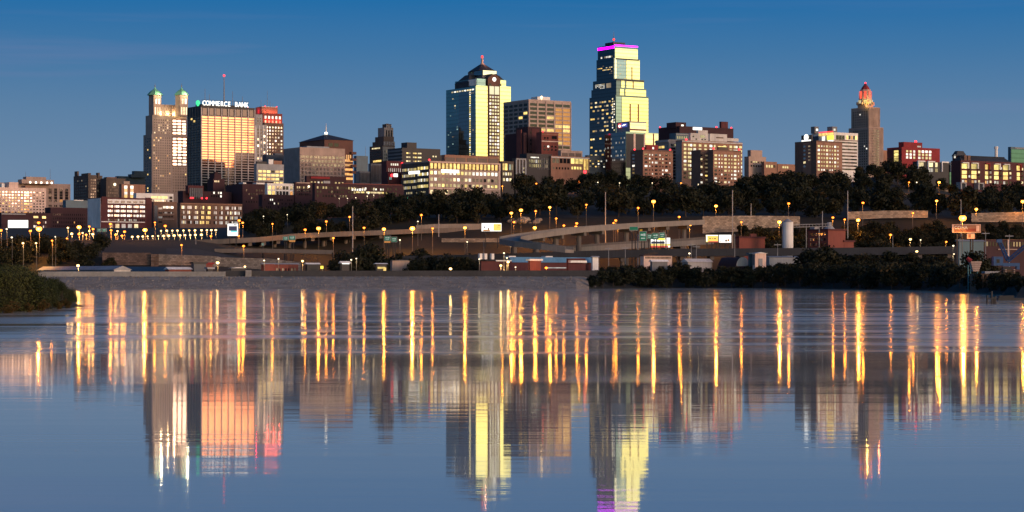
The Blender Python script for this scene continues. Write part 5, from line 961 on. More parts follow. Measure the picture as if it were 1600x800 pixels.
# -------------------------------------------------- billboards and signs
def board(name, label, p0, p1, y0, y1, Y, face, patches=(), posts=(.2, .8), cat='billboard', foot=None, rim='black_metal', text=None):
    a, c = W(p0, y1, Y), W(p1, y0, Y); wd, hg = c.x - a.x, c.z - a.z
    foot = Zt((p0 + p1) / 2, Y) if foot is None else ZZ(foot, Y)
    t = thing(name, label, cat, (a.x, Y, foot)); zb = a.z - foot
    MB().box(0, wd, 0, .5, zb, zb + hg).build('panel', face, t)
    fr = MB(); e = .18; fr.box(-e, wd + e, -.06, .56, zb - e, zb - .003).box(-e, wd + e, -.06, .56, zb + hg + .003, zb + hg + e).box(-e, -.003, -.06, .56, zb, zb + hg).box(wd + .003, wd + e, -.06, .56, zb, zb + hg); fr.build('frame', rim, t)
    for (u0, v0, u1, v1, mt) in patches: MB().box(u0 * wd, u1 * wd, -.05 - .02 * R.random(), -.004, zb + v0 * hg, zb + v1 * hg).build('printed_patch', mt, t)
    for u in posts: MB().box(u * wd - .2, u * wd + .2, .6, 1., 0, zb + hg * .9).build('post', 'black_metal', t)
    if text:
        for (s, u, v, h, mt) in text:
            me = text_mesh(s, h * hg, .03); me.materials.append(M[mt]); o = link('lettering', me, t, (u * wd, -.09, zb + v * hg)); o.rotation_euler = (rad(90), 0, 0)
    return t
board('billboard', 'blank white lit billboard on the dark brick block at far left', 12.5, 44, 344, 356, 1335, 'board_white')
board('billboard', 'square lit video billboard with navy and cyan picture beside the viaduct', 355.5, 372, 349.5, 368.5, 985, 'board_white', [(.12, .42, .9, .8, 'board_navy'), (.55, .55, .8, .78, 'board_white'), (.55, .86, .88, .94, 'board_navy'), (.3, .3, .92, .46, 'board_cyan')])
board('billboard', 'white and pale yellow lit billboard above the limestone wall', 752.5, 783.5, 348.8, 361.3, 1015, 'board_white', [(.6, .08, .98, .9, 'board_yellow'), (.13, .35, .19, .62, 'board_navy'), (.08, .02, .42, .2, 'board_orange'), (.32, .2, .38, .45, 'board_brown'), (.82, .7, .93, .75, 'board_brown'), (.78, .5, .9, .53, 'board_brown')])
board('billboard', 'yellow lit billboard left of the white one on steel posts', 1103, 1122, 367, 378.3, 905, 'board_yellow', [(0, .86, 1, .98, 'board_white'), (.2, 0, 1, .14, 'board_red'), (.02, .1, .12, .8, 'board_white'), (.28, .42, .4, .56, 'board_brown'), (.48, .44, .62, .54, 'board_orange'), (.68, .42, .82, .56, 'board_brown')], (.1, .5, .9), foot=388)
board('billboard', 'white lit billboard with a brown round picture on steel posts', 1123.5, 1142.5, 367, 379, 905, 'board_white', [(.5, .12, .66, .4, 'board_brown'), (.7, .15, .85, .45, 'board_orange'), (.5, .74, .58, .84, 'board_navy'), (.1, .5, .32, .56, 'board_orange'), (.05, .12, .16, .26, 'board_orange')], (.1, .5, .9), foot=388)
board('billboard', 'wide yellow and white lit billboard beneath the green road signs', 1017, 1047, 371.5, 386.5, 925, 'board_white', [(0, .18, 1, .36, 'board_yellow'), (0, 0, .9, .17, 'board_red'), (.02, .38, .72, .62, 'board_navy'), (.1, .64, .7, .76, 'board_white'), (.3, .78, .62, .98, 'board_yellow')], (.15, .85))
board('mural_sign', 'orange lit painted sign board with white letters at the right', 1488.5, 1531.5, 351.3, 362.8, 770, 'tan_brick', [(0, .0, .04, 1, 'cream'), (.86, .1, .97, .9, 'cream'), (.5, .08, .85, .5, 'red_brick')], (.18, .75), 'sign', None, 'cream', [('COHA', .3, .42, .62, 'white_paint')])
board('hanging_sign', 'small pale square sign hung below the painted sign board', 1511, 1523, 364.2, 373, 770.5, 'cream', [(.15, .2, .5, .8, 'tan_brick')], (.5,), 'sign', None, 'black_metal')
GREEN = [(.15, .55, .5, .75, 'sign_letters'), (.55, .5, .85, .8, 'sign_letters'), (.2, .2, .8, .32, 'sign_letters')]
for nm, p0, p1, y0, y1, Y, lab, extra in (('left', 600.5, 610, 369, 376, 975, 'green road sign with an orange strip, larger of the pair at centre', 1), ('x', 611.5, 620, 370.5, 378, 976, 'plain green road sign, right one of the pair at centre', 0),
        ('x', 442.5, 450, 370, 375, 968, 'small plain green road sign under the left viaduct edge', 0), ('x', 451.8, 461, 368.5, 374.5, 968, 'green road sign with orange strip under the left viaduct', 1), ('x', 409, 412, 380, 383.5, 960, 'tiny green road sign below the left viaduct', 0),
        ('x', 999.5, 1010, 362, 376, 920, 'tall green road sign with a yellow tab on the overhead gantry', 2), ('x', 1011.5, 1018.5, 366, 373, 921, 'small dark green road sign second on the overhead gantry', 0), ('x', 1019.3, 1029, 364.5, 373.5, 921, 'green road sign third from left on the overhead gantry', 0), ('x', 1030.5, 1038.5, 363.5, 371.5, 921, 'green road sign over a yellow strip at the gantry right end', 3),
        ('x', 984, 996.5, 354.5, 359.5, 935, 'dark green road sign hung on the curved pale bridge', 4), ('x', 152, 157.5, 357.3, 361.8, 975, 'green road sign below the hotel white wall, left one', 0), ('x', 159.8, 166, 357.3, 361.8, 975, 'green road sign below the hotel white wall, right one', 0)):
    t = board('road_sign', lab, p0, p1, y0, y1, Y, 'sign_green' if extra == 4 else 'green_sign_face' if 'green_sign_face' in M else 'sign_green', GREEN if extra != 4 else [], (.3, .7), 'road sign', None, 'light_grey')
    if extra == 1: wd = (p1 - p0) / F * Y; a = W(p0, y1, Y); MB().box(0, wd, -.05, .4, a.z - t.location.z - 1., a.z - t.location.z - .25).build('orange_strip', 'board_orange', t)
    if extra == 2: a = W(p0, y0, Y); MB().box(0, 1.2, -.05, .4, a.z - t.location.z + .3, a.z - t.location.z + 1.).build('yellow_tab', 'sign_yellow', t)
    if extra == 3: a = W(p0, y1, Y); MB().box(-.6, 2.4, -.05, .4, a.z - t.location.z - 1., a.z - t.location.z - .25).build('yellow_strip', 'yellow_sign', t)
g_ = thing('sign_gantry', 'pale overhead sign gantry right of the curved bridge', 'gantry', (W(997, 0, 922).x, 922.5, Zt(1020, 922)))
x1 = W(1041, 0, 922).x - g_.location.x; zt_ = ZZ(366, 922) - g_.location.z
for x in (0, x1): MB().tube((x, .8, 0), (x, .8, zt_), .3).build('post', 'light_grey', g_)
MB().tube((0, .8, zt_ - .6), (x1, .8, zt_ - .6), .18).tube((0, .8, zt_ - 2), (x1, .8, zt_ - 2), .18).build('beam', 'light_grey', g_)

# -------------------------------------------------- poles, dock, crane, piles
def pole(name, label, p, y0, y1, Y, r=.22, mat='light_grey', cat='pole', group=None, cross=0, base=None):
    zb = Zt(p, Y) if base is None else ZZ(base, Y); x = W(p, 0, Y).x; z1 = ZZ(y0, Y) - zb
    t = thing(name, label, cat, (x, Y, zb), 0, group); MB().tube((0, 0, -.5), (0, 0, z1), r, r * .6, 8).build('shaft', mat, t)
    for i in range(cross): MB().box(-1.5, 1.5, -.12, .12, z1 - .8 - i * 1.5, z1 - .5 - i * 1.5).build('crossarm', mat, t)
    return t
for p, y0, Y, lab in ((551, 322, 1000, 'tall pale mast before the bluff trees left of centre'), (685.5, 335, 1040, 'short pale mast above the light trail wall'), (946, 300, 1010, 'tallest pale mast behind the curved bridge'), (1144.5, 297, 1010, 'tall pale mast above the tapering limestone wall'),
                      (1173.5, 318, 1055, 'short thick pale mast right of the tall one'), (1324.5, 298, 1010, 'tall pale mast behind the brick mill'), (1501.5, 311.5, 1040, 'pale mast above the painted sign board'), (1285, 330, 990, 'thin grey mast on the mill roofline')): pole('high_mast_pole', lab, p, y0, 0, Y, .3)
for i, (p, y0, Y, c) in enumerate(((306, 374, 960, 0), (242, 400, 850, 2), (478, 397, 830, 2), (495, 399, 850, 2), (1013.5, 395, 840, 2), (1022, 393, 842, 2), (977, 385, 840, 1), (951, 386, 838, 1), (1088, 383, 830, 1), (1080, 380, 835, 1), (1540, 362, 800, 1), (1577, 366, 760, 1), (1500, 372, 790, 1), (756, 376, 880, 0), (1148, 366, 870, 0), (1215, 380, 860, 1), (1395, 366, 930, 0))):
    lab = ['plain bare pole on the left grass slope', 'wooden utility pole behind the dark navy shed', 'wooden utility pole left of the pale roofed hut', 'wooden utility pole above the pale roofed hut', 'thin utility pole left one below the gantry signs', 'thin utility pole right one below the gantry signs', 'utility pole under the long dark viaduct left of the gantry', 'utility pole left of the river bushes by the white shed', 'utility pole by the pale green storehouse, right one', 'utility pole by the pale green storehouse, left one', 'pale pole between painted sign and blue crane', 'tall pale pole in front of the red works', 'grey pole under the left end of the painted sign', 'dark post carrying lines left of the curved bridge foot', 'thin pale post right of the white billboard', 'utility pole between kiosk tower and silo', 'bare post right of the brick mill'][i]
    pole('utility_pole', lab, p, y0, 0, Y, .16, 'timber' if c == 2 else 'light_grey', cross=c)
# crane
cr = thing('dock_crane', 'blue lattice dock crane with a square cab by the right edge', 'crane', W(1558, 427, 640))
def lattice(m, a, c, w_, n):
    a, c = Vector(a), Vector(c); d = (c - a).normalized(); s_ = Vector((0, 1, 0)); u = d.cross(s_).normalized()
    cs = [(s_ * i + u * j) * w_ / 2 for i in (-1, 1) for j in (-1, 1)]
    for q in cs: m.tube(a + q, c + q, .1, None, 4)
    for i in range(n):
        for j in range(4): m.tube(a.lerp(c, i / n) + cs[j], a.lerp(c, (i + 1) / n) + cs[(j + 1) % 4], .06, None, 4)
def LC(px, py): return W(px, py, 640) - cr.location
q = LC(1551, 415); e = LC(1566, 401); MB().box(q.x, e.x, -1.3, 1.3, q.z, e.z).build('cab', 'blue_steel', cr); MB().box(q.x + .9, q.x + 1.8, -1.36, -1.31, q.z + .8, q.z + 1.9).build('window', 'pane_dark', cr)
m = MB(); lattice(m, LC(1575, 407), LC(1562, 378), .9, 9); m.build('mast_boom', 'blue_steel', cr); m = MB(); lattice(m, LC(1574, 408), LC(1612, 376), .9, 12); m.build('jib', 'blue_steel', cr)
q = LC(1557, 376.5); MB().box(q.x, q.x + 1.6, -.6, .6, q.z - .5, q.z + .5).build('boom_head', 'blue_steel', cr)
m = MB(); a, c = LC(1566, 413), LC(1592, 406); m.box(a.x, c.x, -1.2, 1.2, a.z - .6, a.z + .4).box(c.x - .9, c.x, -1, 1, LC(1592, 421).z, a.z - .61); m.build('turntable', 'blue_steel', cr); q = LC(1566, 427); MB().box(q.x, q.x + 2.4, -1.2, 1.2, q.z - 1.2, LC(0, 417).z).build('pedestal', 'black_metal', cr)
# dock
dk = thing('loading_dock', 'dark timber dock platform on the right bank', 'dock', W(1533, 462, 560)); 
def LD(px, py): return W(px, py, 560) - dk.location
q, e = LD(1533, 466), LD(1583, 424.5); MB().box(q.x, e.x, 0, 14, -1.5, e.z - .5).build('platform', 'timber', dk); MB().box(LD(1539, 0).x, LD(1562, 0).x, -.05, 4, e.z - .49, e.z + .1).build('deck_edge', 'light_grey', dk)
for i in range(8): x = lerp(q.x, e.x, (i + .3) / 8); MB().tube((x, -.5, -2), (x, -.5, e.z - .8), .25).build('pile', 'timber', dk)
hp = thing('loading_hopper', 'pale stepped hopper on thin teal legs beside the dock', 'hopper', W(1517, 450, 575))
def LH(px, py): return W(px, py, 575) - hp.location
a, c = LH(1517, 424), LH(1534, 408); m = MB()
for i in range(5): z = lerp(a.z, c.z, i / 5); m.prism([(a.x + .5 * (4 - i) * .3, 0), (c.x - .5 * (4 - i) * .35, 0), (c.x - .5 * (4 - i) * .35, 3), (a.x + .5 * (4 - i) * .3, 3)], z + .02, lerp(a.z, c.z, (i + 1) / 5) - .05)
m.build('bin', 'tan_stone', hp)
for px in (1513.5, 1517.2, 1528): MB().tube((LH(px, 0).x, .6, -1), (LH(px, 0).x, .6, LH(0, 414).z if px < 1520 else a.z), .11).build('leg', 'teal_frame', hp)
for py in (430, 441): MB().tube((LH(1513.5, 0).x, .6, LH(0, py).z), (LH(1530, 0).x, .6, LH(0, py).z), .08).build('brace', 'teal_frame', hp)
q = LH(1511, 403); MB().tube(q, LH(1517, 408), .5, .7).build('chute', 'scarlet', hp)
ct = thing('timber_crib', 'brown stacked timber crib at the dock right side', 'crib', W(1569, 436, 545)); 
for i in range(5):
    for j in range(2): MB().box(-.2, 3.4 - .1 * i, j * 1.8, j * 1.8 + .35, .5 * i + .02, .5 * i + .42).build('beam', 'timber', ct)
    MB().box(.2, .6, -.3, 2.5, .5 * i + .24, .5 * i + .5).box(2.4, 2.8, -.3, 2.5, .5 * i + .24, .5 * i + .5).build('beam', 'tan_stone', ct)
md = thing('mooring_piles', 'dark cluster of three mooring piles standing in the river', 'piles', W(1549, 475, 340))
for x, h in ((-.7, 1.4), (0, 2.05), (.65, 1.3), (.35, 1.1)): MB().cone(x, R.uniform(-.2, .2), .17, .15, -2, h, 8).build('pile', 'black_metal', md)
MB().box(-.75, .75, -.3, -.18, .75, .95).build('crossbeam', 'black_metal', md)
q = W(1560, 470, 385); MB().box(0, 9, 0, 3, -.6, .45).box(.3, 3, .5, 2, .46, .9).box(5, 5.3, 1, 1.3, .46, 1.6).build('dark_barge', 'black_metal', None, (q.x, q.y, 0)); tag(bpy.data.objects['dark_barge'], 'low dark barge moored at the right edge', 'barge')

# -------------------------------------------------- cars on the left highway
def make_car(paint):
    t = thing('car', '', 'car', (0, 0, 0))
    prof = [(-2.2, .35), (2.2, .35), (2.25, .85), (1.1, 1.0), (.55, 1.48), (-1.1, 1.48), (-1.75, 1.02), (-2.25, .92)]; n = 8
    m = MB().add([(x, -.88, z) for x, z in prof] + [(x, .88, z) for x, z in prof], [tuple(range(n)), tuple(range(2 * n - 1, n - 1, -1))] + [(i, n + i, n + (i + 1) % n, (i + 1) % n) for i in range(n)]); m.build('body', paint, t)
    for s in (-1, 1):
        MB().add([(-1.45, s * .89, 1.04), (1., s * .89, 1.04), (.5, s * .89, 1.42), (-1.05, s * .89, 1.42)], [(0, 1, 2, 3) if s < 0 else (3, 2, 1, 0)]).build('window', 'pane_dark', t)
        MB().box(-2.3, -2.2, s * .6 - .35, s * .6 + .35, .66, .95).build('tail_light', 'tail', t)
        for x in (-1.4, 1.4): MB().tube((x, s * .9, .33), (x, s * .72, .33), .33, .33, 10).build('wheel', 'rubber', t)
    return t
protos = {k: None for k in ('car_dark', 'car_white', 'car_red')}
for i, (p, Y) in enumerate(((138, 984), (143, 990), (149, 985), (154, 991), (160, 985), (166, 990), (171, 985), (178, 991), (194, 986), (104, 990))):
    pt = ['car_dark', 'car_white', 'car_red'][i % 3]
    c = copy_tree(protos[pt]) if protos[pt] else make_car(pt); protos[pt] = protos[pt] or c
    x = W(p, 0, Y).x; c.location = (x, Y, ZZ(379 - (p - 60) / 100 * 1.4, 988) - .95); c.rotation_euler = (0, 0, rad(74 + R.uniform(-12, 12)))
    c['label'] = f"{pt[4:].replace('dark', 'black')} car with red tail lights, {['first', 'second', 'third', 'fourth', 'fifth', 'sixth', 'seventh', 'eighth', 'ninth'][i]} in the left highway queue" if i < 9 else 'black car with red tail lights alone far left of the queue'; c['group'] = 'cars queueing on the left highway'
for b in Bld.all: b.finish()
# ================================================================ street lamps
LAMPS = []      # px, py, kind, where, Y (or None), foot py (or None)
def add(where, Y, foot, kind, *pp):
    for p in pp:
        k = p[2] if len(p) > 2 else kind; LAMPS.append((p[0], p[1], k, where, Y, foot))
add('on the dark slope at the far left', None, None, 'S', (2, 360), (48, 361), (61.5, 357.7, 'B'), (61, 348), (11, 358, 'w'), (19, 371, 'w'), (36.5, 380, 'W'), (57, 380, 'W'), (82, 376), (87, 370, 'w'))
add('in the bright cluster below the white walled hotel', 1008, 375, 'S', (106.5, 356, 'W'), (124, 355, 'B'), (140, 354), (112.5, 365.5, 'W'), (124, 366), (129.5, 364, 'W'), (135, 367), (140, 361, 'W'), (145.5, 366, 'W'), (146, 358), (105, 373))
add('before the hotel arches', 1012, 374, 'S', (174, 360), (173, 350), (184, 361, 'W'), (181, 367), (191, 368.5), (195, 362), (227, 359.5, 'B'), (242.4, 347.7), (258.6, 353))
add('in the front lamp row of the lit road strip', 992, 376, 'r', *[(p, 370 - (p - 207) * .03) for p in (207, 216, 223.5, 231, 239, 247.5, 256, 264, 272.6, 281.5, 289.5, 297.5, 305.6, 315)])
add('in the back lamp row of the lit road strip', 1030, 369, 'r', *[(p, 360.6 - (p - 252) * .012) for p in (252, 261, 269.6, 277.5, 287, 296, 305, 315.2, 323.5, 330.5, 337.5)])
add('beside the video billboard', 1002, 373, 'S', (330, 369), (374, 344.5), (379.5, 348), (373, 368.5))
add('on the left grass slope', None, None, 'S', (284, 383), (381, 384.5))
add('along the left half of the long viaduct', None, None, 'S', (426, 350), (477, 359), (498, 357, 'B2'), (510, 346), (521, 372), (546.5, 339), (569, 356))
add('along the right half of the long viaduct', None, None, 'S', (600, 358, 'B2'), (644.5, 357, 'B'), (658.5, 336), (653, 346, 's'), (676, 357), (726.5, 356, 'B2'), (730, 378, 's'), (625, 375, 's'))
add('on the left loop of the curved bridge', None, None, 'S', (799, 333, 'B2'), (814, 328.5, 'B2'), (803, 347), (837, 330), (835.5, 356, 'B2'), (797.5, 381, 's'))
add('along the middle of the curved bridge', None, None, 'S', (859, 324, 'B2'), (869, 341.5), (881, 352.5), (901, 349), (900, 354), (906, 357, 'B2'), (916, 320), (962, 344.5), (958.5, 348.5), (965.5, 353, 'B2'))
add('at the right end of the curved bridge', None, None, 'S', (997, 325), (1021, 315, 'B2'), (1022, 349), (1043.5, 350), (1061, 339), (1069, 348), (1077.5, 350, 'B'))
add('on the dark road right of the curved bridge', None, None, 'S', (1118.5, 322, 'B2'), (1158, 347), (1217.5, 347, 'B'), (1232, 318), (1301, 340), (1319.5, 343), (1340.5, 344, 'B'), (1348, 317))
add('in the bluff woods', None, None, 's', (412, 338), (449, 335.5), (530, 310), (543, 310), (556, 309), (574, 306.5), (584, 305), (616, 312.5), (746, 293, 'S'), (768, 292, 's'), (785, 291, 'S'), (838, 287, 'S'), (805, 289), (934, 285), (968, 286), (905, 284, 'S'), (1019, 286), (1064, 286, 'S'), (1091, 288), (1420, 285, 'S'), (1432, 285), (1467, 285, 'B2'))
add('at the right hand woods', None, None, 'S', (1463, 314, 'B2'), (1426, 333), (1525, 327, 'B2'), (1597.5, 315, 'B2'))
add('over the painted sign board', 766, None, 'B', (1503.5, 341))
add('above the right river bushes', None, None, 's', (1391, 367, 'S'), (1422, 374, 'W'), (1438, 375), (1432, 393, 'W'), (1478, 378, 'S'), (1489, 384), (1490, 397), (1077, 396), (1188, 396))
add('in the sheds yard at the waterfront', 795, None, 's', (122.5, 415, 'W'), (340.5, 410.5, 'W'), (383, 416.5, 'W'), (473, 408, 'W'), (503.5, 418), (549, 406), (413, 407), (435.5, 404.5), (557, 404), (704, 420, 'W'), (782.5, 415, 'W'), (794, 409.5, 'W'), (792, 403), (805.5, 417.5), (853.5, 418.5, 'S'), (749, 405), (787.5, 395.5))
wall('bark_metal', (.12, .11, .10), .6)
RADI = {'S': .60, 'B': 1.2, 'B2': .88, 'W': .55, 'r': .55, 's': .34, 'w': .34}
MATL = {'S': 'sodium', 'B': 'sodium_big', 'B2': 'sodium_big', 'W': 'metal_halide', 'r': 'metal_halide', 's': 'small_white', 'w': 'small_white'}
DESC = {'S': 'orange lamp', 'B': 'brightest amber lamp', 'B2': 'bright amber lamp', 'W': 'pale yellow lamp', 'r': 'pale yellow lamp', 's': 'small dim lamp', 'w': 'small dim lamp'}
ORD = 'first second third fourth fifth sixth seventh eighth ninth tenth eleventh twelfth thirteenth fourteenth fifteenth sixteenth seventeenth eighteenth nineteenth twentieth'.split()
bulbs = {}
for k in RADI:
    r = RADI[k]; bulbs[k] = (MB().ball((0, 0, 0), r, 8, 5, 0, .8).mesh('bulb', MATL[k]), MB().cone(0, 0, r * .9, r * .35, r * .62, r * 1.05, 8).mesh('lamp_hood', 'black_metal'))
LIGHTS, SPOTS = {}, {}
for k, (pw, rgb) in {'S': (1150, (1., .30, .03)), 'B': (9000, (1., .36, .045)), 'B2': (4200, (1., .33, .035)), 'W': (420, (1., .58, .20)), 'r': (130, (1., .60, .22)), 's': (60, (1., .75, .42)), 'w': (60, (1., .75, .42))}.items():
    l = bpy.data.lights.new('lamp_light', 'POINT'); l.energy = pw; l.color = rgb; l.shadow_soft_size = .45; LIGHTS[k] = l
    l = bpy.data.lights.new('lamp_pool', 'SPOT'); l.energy = pw * .3 + 2600 if k in 'SBB2Wr' else 500; l.color = rgb; l.shadow_soft_size = .4; l.spot_size = rad(150); l.spot_blend = .55; SPOTS[k] = l
LAMPS.sort(); seen = {}; LPOS = []
tot = {}
for l in LAMPS: tot[(l[3], DESC[l[2]])] = tot.get((l[3], DESC[l[2]]), 0) + 1
for px, py, k, where, Y, foot in LAMPS:
    if Y is None:
        Y, want = None, 12.5 if where != 'in the bluff woods' else 7
        for q in range(800, 1400, 4):
            if ZZ(py, q) - Zt(px, q) < want and q > 850: Y = q; break
        Y = Y or 1380
    zl = ZZ(py, Y); zb = ZZ(foot, Y) if foot else Zt(px, Y)
    if zl - zb < 3: zb = zl - 3
    t = thing('street_lamp', '', 'street lamp', (W(px, 0, Y).x, Y, zb), 0, 'street lamps around the highways')
    h = zl - zb; r = RADI[k]
    MB().tube((0, 0, -.4), (0, 0, h + .5), .12, .08).tube((0, 0, h + .5), (.0, -.7, h + r * 1.15), .08).build('pole', 'bark_metal', t)
    o = link('lamp_hood', bulbs[k][1], t, (0, -.7, h)); bq = link('bulb', bulbs[k][0], t, (0, -.7, h)); sq = R.uniform(.75, 1.2); bq.scale = o.scale = (sq, sq, sq); LPOS.append((px, py, Y))
    l = bpy.data.objects.new('lamp_light', LIGHTS[k]); col.objects.link(l); l.parent = t; l.location = (0, -.85 - r, h - .1)
    l = bpy.data.objects.new('lamp_pool', SPOTS[k]); col.objects.link(l); l.parent = t; l.location = (0, -.7, h - r - .1)
    key = (where, DESC[k]); i = seen.get(key, 0); seen[key] = i + 1
    t['label'] = f"{DESC[k]} {where}" + (f", {ORD[i]} from left" if tot[key] > 1 else '')
tl = thing('traffic_light', 'traffic signal glowing green below the long lit office corner', 'traffic light', (W(637.5, 0, 1300).x, 1300, Zt(637, 1300))); h = ZZ(310, 1300) - tl.location.z
MB().tube((0, 0, 0), (0, 0, h - .8), .12).build('pole', 'black_metal', tl); MB().box(-.35, .35, -.3, .3, h - .8, h + 1.4).build('housing', 'black_metal', tl); MB().ball((0, -.45, h), .5).build('green_lens', 'traffic_green', tl)
rb = thing('warning_beacon', 'large red warning beacon on a mast above the bluff trees', 'beacon', (W(914, 0, 1400).x, 1400, Zt(914, 1400))); h = ZZ(268.5, 1400) - rb.location.z
MB().tube((0, 0, 0), (0, 0, h), .2).build('mast', 'pole_metal', rb); MB().ball((0, 0, h), 1.15).build('lens', 'beacon', rb)
ob = thing('lit_sign_post', 'small yellow green lit sign low on the centre left waterfront', 'sign', (W(503, 0, 788).x, 788, 4.2)); MB().box(-.55, .55, -.1, .1, ZZ(420, 788) - 4.2, ZZ(415.5, 788) - 4.2).build('panel', 'yellow_sign', ob); MB().box(-.08, .08, -.08, .08, 0, ZZ(420, 788) - 4.21).build('post', 'black_metal', ob)
# ================================================================ trees and bushes
def leaf_mat(key, a, b_, hue=.12):
    m, nt, b = new_mat(key); oi = node(nt, 'ShaderNodeObjectInfo').outputs['Random']
    n = noise(nt, posco(nt), .35, 3); f = mathn(nt, 'ADD', mathn(nt, 'MULTIPLY', mapr(nt, n, .3, .7), .5), mathn(nt, 'MULTIPLY', mathn(nt, 'POWER', oi, 1.6), .6))
    nt.links.new(mixc(nt, f, a, b_), b.inputs['Base Color']); b.inputs['Roughness'].default_value = .7; b.inputs['Specular IOR Level'].default_value = .2; M[key] = m
leaf_mat('leaf_dark', (.005, .010, .005), (.027, .028, .013)); leaf_mat('leaf_light', (.009, .015, .006), (.048, .038, .015)); leaf_mat('leaf_amber', (.05, .030, .010), (.11, .062, .018)); leaf_mat('leaf_willow', (.020, .034, .009), (.070, .074, .020))
wall('riprap_rock', (.24, .20, .16), .95, .5, False); wall('bark', (.06, .045, .035), .95)
def tree_mesh(seed, h, cr, n, ls, lobes, trunk_h, mats, squat=.8, one=True):
    r = random.Random(seed); T = MB(); C = MB()
    lean = Vector((r.uniform(-.05, .05), r.uniform(-.05, .05), 1))
    top = lean * (h * .62); T.tube((0, 0, -1.), top * .55, h * .022 + .04, h * .014 + .02, 7); T.tube(top * .55, top, h * .014 + .02, .03, 6)
    L = []
    for i in range(lobes):
        a = 2 * math.pi * i / lobes + r.uniform(-.5, .5); t = r.random(); d = cr * r.uniform(.25, .70) * (1 - .45 * t * t); z = lerp(trunk_h, h * .80, t)
        c = Vector((math.cos(a) * d, math.sin(a) * d, z)); q = cr * r.uniform(.36, .54)
        L.append((c, q)); T.tube(top * r.uniform(.3, .8), c, h * .008 + .02, .02, 5)
    L.append((Vector((r.uniform(-.2, .2) * cr, r.uniform(-.2, .2) * cr, h - cr * .5)), cr * .52))
    for i in range(n):
        c, q = r.choice(L); v = Vector((r.gauss(0, 1), r.gauss(0, 1), r.gauss(0, 1))).normalized() * q * r.random() ** .4; v.z *= squat; p = c + v
        if r.random() < .06: p += Vector((r.gauss(0, 1), r.gauss(0, 1), r.gauss(0, .7))) * q * .16
        if p.z < .1: p.z = r.uniform(.1, .6)
        u = Vector((r.gauss(0, 1), r.gauss(0, 1), r.gauss(0, 1))).normalized(); w_ = u.orthogonal().normalized(); u2 = u.cross(w_); s = ls * r.uniform(.55, 1.25)
        C.add([p + w_ * s, p + u2 * s * .6, p - w_ * s, p - u2 * s * .6], [(0, 1, 2, 3)], 0 if r.random() < .7 else 1)
    if one:
        k = len(mats); o = len(C.v); C.v += T.v; C.f += [tuple(i + o for i in f) for f in T.f]; C.m += [k] * len(T.f); return C.mesh('tree', list(mats) + ['bark'])
    return T.mesh('trunk', 'bark'), C.mesh('crown', list(mats))
far = [tree_mesh(11 + i, h, cr, 1100, .80, 10, 3., ('leaf_dark', 'leaf_light')) for i, (h, cr) in enumerate(((13, 7), (11.5, 7.4), (14.5, 7), (10.5, 6.4), (13, 8)))]
far.append(tree_mesh(31, 12, 6, 620, .85, 8, 3., ('leaf_light', 'leaf_amber')))
def clear(px, py0, py1, Y, rad_px):
    for lx, ly_, lY in LPOS:
        if lY > Y - 3 and abs(lx - px) < rad_px * .6 + 1 and py1 - 3 < ly_ < py0 - (py0 - py1) * .1: return False
    return True
TREES = 0
def plant_tree(px, Y, sc_=1., kind=None, name='tree', label='dark leafy tree in the dense woods covering the bluff', group='trees covering the bluff', force=False):
    global TREES
    z = Zt(px, Y); h = 13 * sc_; py0 = HY - (z - CZ) / Y * F; py1 = HY - (z + h - CZ) / Y * F
    if not force and not clear(px, py0, py1, Y, 6 * sc_ / Y * F): return
    me = far[kind if kind is not None else R.choice([0, 1, 2, 3, 4, 0, 1, 2, 4, 5] if R.random() < .35 else [0, 1, 2, 3, 4])]
    o = link(name, me, None, (W(px, 0, Y).x, Y, z - .4), R.uniform(0, 6.28)); s = sc_ * R.uniform(.85, 1.15); o.scale = (s * R.uniform(.9, 1.15), s * R.uniform(.9, 1.15), s); tag(o, label, 'tree', group); TREES += 1
TOPS = [(370, 345), (400, 328), (520, 325), (560, 311), (600, 301), (640, 302), (780, 298), (805, 280), (830, 265), (870, 262), (940, 272), (985, 264), (1040, 272), (1090, 282), (1150, 285), (1165, 268), (1240, 262), (1300, 266), (1335, 262), (1350, 250), (1400, 246), (1430, 256), (1490, 282), (1540, 291), (1620, 286)]
for i, Y in enumerate((1088, 1136, 1186, 1240, 1300, 1365)):
    x = 380 + 13 * (i % 2)
    while x < 1615:
        YY = Y + R.uniform(-14, 14); px = x + R.uniform(-8, 8)
        top = curve(TOPS, px); z = Zt(px, YY)
        # never taller than the tree line of the bluff there
        hmax = ZZ(top, YY) - z
        s = min(1.2, max(.55, R.uniform(.8, 1.15))); s = min(s, hmax / 13.)
        if s > .4 and not (px > 1495 and YY > 1340): plant_tree(px, YY, s)
        x += 33 if i < 4 else 27
for Y, d in ((1072, 23), (1106, 27)):
    x = 385
    while x < 800:
        plant_tree(x + R.uniform(-7, 7), Y + R.uniform(-8, 8), R.uniform(.7, 1.)); x += d
